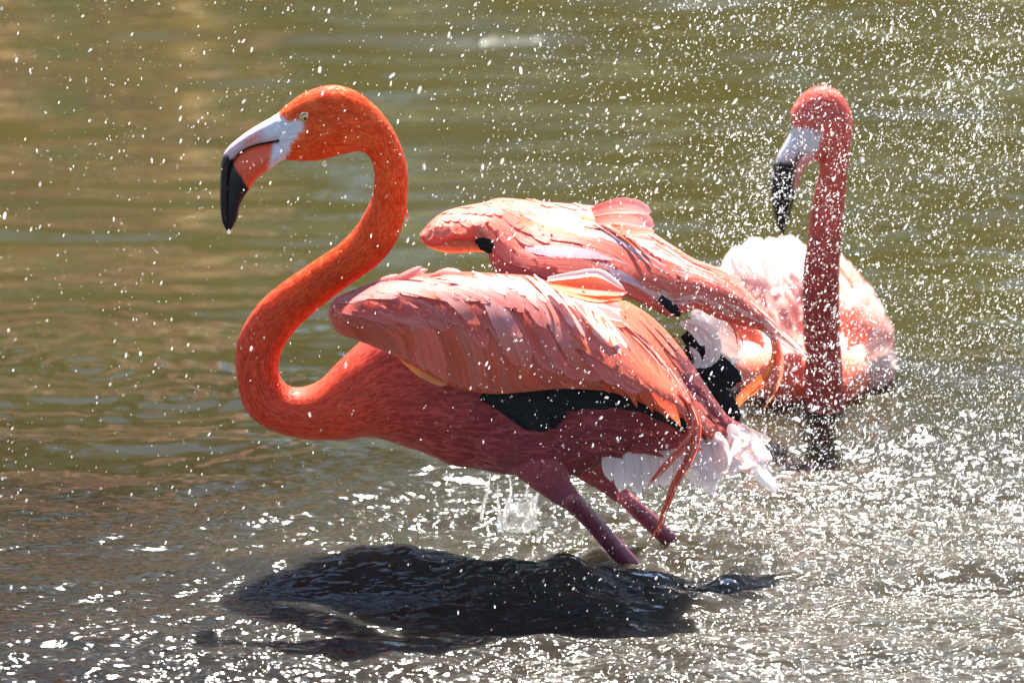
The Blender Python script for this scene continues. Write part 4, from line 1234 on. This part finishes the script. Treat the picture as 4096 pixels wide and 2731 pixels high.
for k, (x, y, p) in enumerate(sample_drops(NDROP)):
    r = 0.00037 * math.exp(dr.normal(0, 0.5))
    mt = np.array(Matrix.Translation(p) @ drop_xf(x, r))
    OVs.append(v1 @ mt[:3, :3].T + mt[:3, 3]); OFs.append(np.array(f1) + k * len(v1))
bead = spline_i([q[:4] for q in HN], 400)
for k2 in range(420):
    q = bead[dr.integers(10, 395)]
    f_ = abs(dr.normal(0, 0.22)); f_ = f_ if dr.random() < 0.7 else 1 - f_
    c_ = q[:2] * (1 - f_) + q[2:4] * f_
    ang_ = (f_ - 0.5) * 2
    p = P(c_[0], c_[1], 0.0); p.y -= 66 * SC * math.sqrt(max(0, 1 - ang_ * ang_)) + 0.002
    r = 0.00042 * math.exp(dr.normal(0, 0.3))
    OVs.append(v1 * r + np.array(tuple(p))); OFs.append(np.array(f1) + (NDROP + k2) * len(v1))
sv, sf = np.vstack(OVs).astype(np.float32), np.vstack(OFs).astype(np.int32)
sme = bpy.data.meshes.new('water_spray')
sme.vertices.add(len(sv)); sme.vertices.foreach_set('co', sv.ravel())
sme.loops.add(sf.size); sme.loops.foreach_set('vertex_index', sf.ravel())
sme.polygons.add(len(sf)); sme.polygons.foreach_set('loop_start', np.arange(0, sf.size, 3, dtype=np.int32))
sme.polygons.foreach_set('use_smooth', np.ones(len(sf), bool))
sme.materials.append(M_DROP); sme.update()
spray = bpy.data.objects.new('water_spray', sme); COL.objects.link(spray)
tag(spray, 'fine white spray of tiny water droplets hanging in the air around the birds', 'spray', kind='stuff')
v2, f2 = ico(2)
dme = bpy.data.meshes.new('water_drop')
dme.from_pydata([tuple(q) for q in v2], [], f2)
dme.polygons.foreach_set('use_smooth', np.ones(len(f2), bool))
dme.materials.append(M_BIGDROP)
for k, (x, y, p) in enumerate(sample_drops(110, True) + sample_drops(180)):
    o = bpy.data.objects.new('water_drop', dme); COL.objects.link(o)
    r = 0.00105 * math.exp(abs(dr.normal(0, 0.32)))
    o.matrix_world = Matrix.Translation(p) @ drop_xf(x, r)
    if x < 880: zl = 'large drop in the air over open water in front of the hooked black bill'
    elif x < 1700 and y < 1000: zl = 'large drop in the air around the lowered head of the wing-spreading flamingo'
    elif x < 1500 and y >= 1000: zl = 'large drop in the air around the S-shaped neck and breast'
    elif y > 1900: zl = 'large drop flying low over the glinting water around the legs'
    elif x < 2850 and y < 800: zl = 'large drop in the air over calm water between the two heads'
    elif x < 2900: zl = 'large drop in the air around the spread wings'
    else: zl = 'large drop in the air around the sitting flamingo'
    tag(o, zl, 'water drop', 'large drops flung off the flamingos')
for (px, py, dy, r, lab) in ((916, 926, -0.002, 0.0028, 'clear drop hanging from the bill tip of the wing-spreading flamingo'), (3127, 950, D2, 0.0028, 'bright drop hanging from the bill tip of the sitting flamingo'),
                             (1299, 655, -0.01, 0.0034, 'clear drop falling just below the chin of the wing-spreading flamingo')):
    o = bpy.data.objects.new('water_drop', dme); COL.objects.link(o)
    o.matrix_world = Matrix.Translation(P(px, py, dy)) @ Matrix.Diagonal((r, r, r * 1.35, 1))
    tag(o, lab, 'water drop')

# ------------------------------------------------------------------ far bank: what the pond mirrors
def tree(name, x, y, h, rad, lm, label, seed, leaves=2600, shape=1.0):
    r = np.random.default_rng(seed)
    z0 = 0.95
    root = empty(name, (x, y, 0.3), label, 'tree' if h > 3 else 'shrub', 'trees and shrubs on the far bank')
    V, F = [], []
    th = h * 0.55
    tube3(V, F, [(x, y, 0.1), (x + 0.1, y, z0 + th * 0.5), (x - 0.1, y + 0.1, z0 + th), (x, y, z0 + h * 0.85)], [0.05 * h ** 0.8, 0.04 * h ** 0.8, 0.025 * h ** 0.8, 0.01])
    blobs = []
    for i in range(14):
        a = r.uniform(0, 6.28); e = r.uniform(0.2, 1.0)
        c = np.array((x + math.cos(a) * rad * 0.7 * e, y + math.sin(a) * rad * 0.7 * e, z0 + h * (0.30 if h > 3 else 0.15) + h * 0.62 * r.random() * (1.15 - 0.4 * e)))
        blobs.append((c, rad * r.uniform(0.28, 0.48)))
        tube3(V, F, [(x, y, z0 + th * r.uniform(0.3, 0.9)), tuple((np.array((x, y, z0 + th)) + c) / 2), tuple(c)], [0.018 * h ** 0.8, 0.012 * h ** 0.8, 0.006])
    mesh_obj('trunk', V, F, M_BARK, root)
    V, F = [], []
    for i in range(leaves):
        c, br = blobs[r.integers(len(blobs))]
        d = r.normal(0, 1, 3); d /= np.linalg.norm(d)
        p = c + d * br * r.random() ** 0.4
        a = r.normal(0, 1, 3); a /= np.linalg.norm(a); b = np.cross(a, r.normal(0, 1, 3)); b /= np.linalg.norm(b)
        s = r.uniform(0.05, 0.11)
        k = len(V)
        V += [p - a * s, p + b * s * 0.45, p + a * s, p - b * s * 0.45]; F.append((k, k + 1, k + 2, k + 3))
    mesh_obj('crown', V, F, lm, root, smooth=False)
k = 0
for (x, y, h, rad, lm, lab) in ((-4.2, 20.6, 5.0, 1.7, M_LEAF_A, 'olive tree at the far left of the bank'), (-1.9, 21.3, 5.0, 1.9, M_LEAF_B, 'tall yellow-green tree behind the narrow reed clump'), (0.4, 20.8, 4.6, 1.8, M_LEAF_A, 'full olive tree mirrored above the sitting flamingo'),
                                (2.3, 21.2, 5.6, 1.9, M_LEAF_C, 'dark tall tree in the second row of the bank'), (3.9, 20.6, 5.0, 1.6, M_LEAF_B, 'yellow-green tree at the right of the bank'), (6.3, 21.0, 6.0, 2.0, M_LEAF_A, 'olive tree at the far right of the bank'),
                                (-0.8, 22.5, 5.6, 2.4, M_LEAF_C, 'tallest dark tree behind the yellow-green one'), (4.8, 23.0, 5.8, 2.4, M_LEAF_A, 'tallest olive tree in the back row'), (1.2, 23.0, 5.5, 2.4, M_LEAF_B, 'tall yellow-green tree in the back row'),
                                (-3.9, 23.0, 5.6, 2.4, M_LEAF_B, 'tall yellow-green tree behind the far left olive tree'),
                                (-6.6, 21.5, 6.0, 2.0, M_LEAF_C, 'dark tree behind the far left of the bank'), (-1.15, 20.4, 4.6, 1.5, M_LEAF_A, 'olive tree directly behind the narrow reed clump')):
    k += 1
    tree('bank_tree' if h > 3 else 'bank_shrub', x, y, h, rad, lm, lab, 40 + k)
# unseen reeds, added so backlit blades give the pond a tan reflection
M_REED = plain_mat('added_tan_reed', (0.80, 0.56, 0.34), scale=8, var=0.2, trans=0.55)
def reeds(x, y, half, h, n, label, seed):
    r = np.random.default_rng(seed)
    rt = empty('added_reed_clump', (x, y, 0), label, 'reeds', 'unseen reeds added for their tan reflection')
    for g_ in range(3):
        V, F = [], []
        for i in range(n // 3):
            bx, by = x + r.uniform(-half, half), y + r.uniform(-0.12, 0.12)
            hh, lean, yaw = h * r.uniform(0.7, 1.05), r.normal(0, 0.05, 2), r.uniform(-0.8, 0.8)
            wd = r.uniform(0.006, 0.012)
            k_ = len(V)
            for t_ in (0, 0.35, 0.7, 1.0):
                cx, cy = bx + lean[0] * t_ * t_ * hh * 2, by + lean[1] * t_ * t_ * hh * 2
                w_ = wd * (1 - 0.85 * t_)
                V += [(cx - w_ * math.cos(yaw), cy - w_ * math.sin(yaw), -0.3 + (hh + 0.3) * t_), (cx + w_ * math.cos(yaw), cy + w_ * math.sin(yaw), -0.3 + (hh + 0.3) * t_)]
            F += [tuple(k_ + d for d in (2 * a, 2 * a + 1, 2 * a + 3, 2 * a + 2)) for a in range(3)]
        o = mesh_obj('blades', V, F, M_REED, rt, smooth=False); o['kind'] = 'stuff'
reeds(-0.70, 15.9, 0.075, 1.0, 150, 'narrow clump of unseen tan reeds added for the reflection beside the hooked bill', 1)
reeds(-1.02, 16.3, 0.05, 0.55, 45, 'short clump of unseen tan reeds added behind the resting flamingos', 2)
# flamingos resting beyond the frame; only their reflections reach the picture
def spread_wing(x, y, z, sx, par):  # open wings added so backlit vanes brighten the pink reflection
    for q in range(15):
        a = R(-70 + 11 * q); ln = 0.40 - 0.008 * q
        e_ = (x + sx * math.cos(a) * ln, y + 0.02 * math.sin(q), z - math.sin(a) * ln * 0.55)
        m_ = ((x + e_[0]) / 2, y - 0.01, (z + e_[2]) / 2 + 0.03)
        ribbon('feather', [(x, y, z), m_, e_], [(0, -1, 0.1)] * 3, 0.034, par, M_VANE, (0.92, 0.50, 0.42), (0.92, 0.66, 0.58), n=7, cup=0.1)
def resting(x, y, flip, label, sc=1.0):
    rt = empty('flamingo', (x, y, 0), label, 'flamingo', 'flamingos resting by the far bank')
    w = lambda pts: [(x + flip * a * sc, y + b * sc, c * sc) for a, b, c in pts]
    def part(nm, pts, rad, mat, col, seg=16, fl=1.0):
        V, F = [], []
        tube3(V, F, w(pts), [r_ * sc for r_ in rad], seg)
        mesh_obj(nm, V, F, mat, rt, np.tile(np.array(col), (len(V), 1)), np.zeros((len(V), 2)))
    part('body', [(-0.20, 0, 0.80), (-0.13, 0, 0.79), (0, 0, 0.77), (0.14, 0, 0.74), (0.24, 0, 0.68), (0.32, 0, 0.62)], [0.03, 0.10, 0.14, 0.13, 0.08, 0.02], M_WING, (0.90, 0.56, 0.50))
    part('neck', [(-0.12, 0, 0.78), (-0.26, 0, 0.84), (-0.28, 0, 1.0), (-0.18, 0, 1.12), (-0.16, 0, 1.25), (-0.24, 0, 1.31), (-0.31, 0, 1.28)], [0.07, 0.045, 0.033, 0.03, 0.03, 0.038, 0.02], M_BODY, C_NECK)
    part('bill', [(-0.29, 0, 1.29), (-0.35, 0, 1.26), (-0.38, 0, 1.2), (-0.375, 0, 1.14)], [0.018, 0.017, 0.013, 0.003], M_BILL, (0.5, 0.4, 0.42))
    for d in (-0.035, 0.035):
        part('leg', [(0.0 + d, d, 0.7), (0.02 + d, d, 0.38), (-0.02 + d, d, 0.36), (d, d, -0.1)], [0.022, 0.012, 0.014, 0.011], M_LEG, (0.6, 0.2, 0.2), 8)
    spread_wing(x - 0.04 * flip, y - 0.08, 0.80 * sc, flip, rt); spread_wing(x - 0.04 * flip, y - 0.06, 0.82 * sc, -flip, rt)
    return rt
resting(-0.74, 15.5, 1, 'pale pink flamingo standing beside the narrow reed clump')
resting(-1.02, 16.2, -1, 'pale pink flamingo standing behind the narrow reed clump with its bill turned away', 1.05)
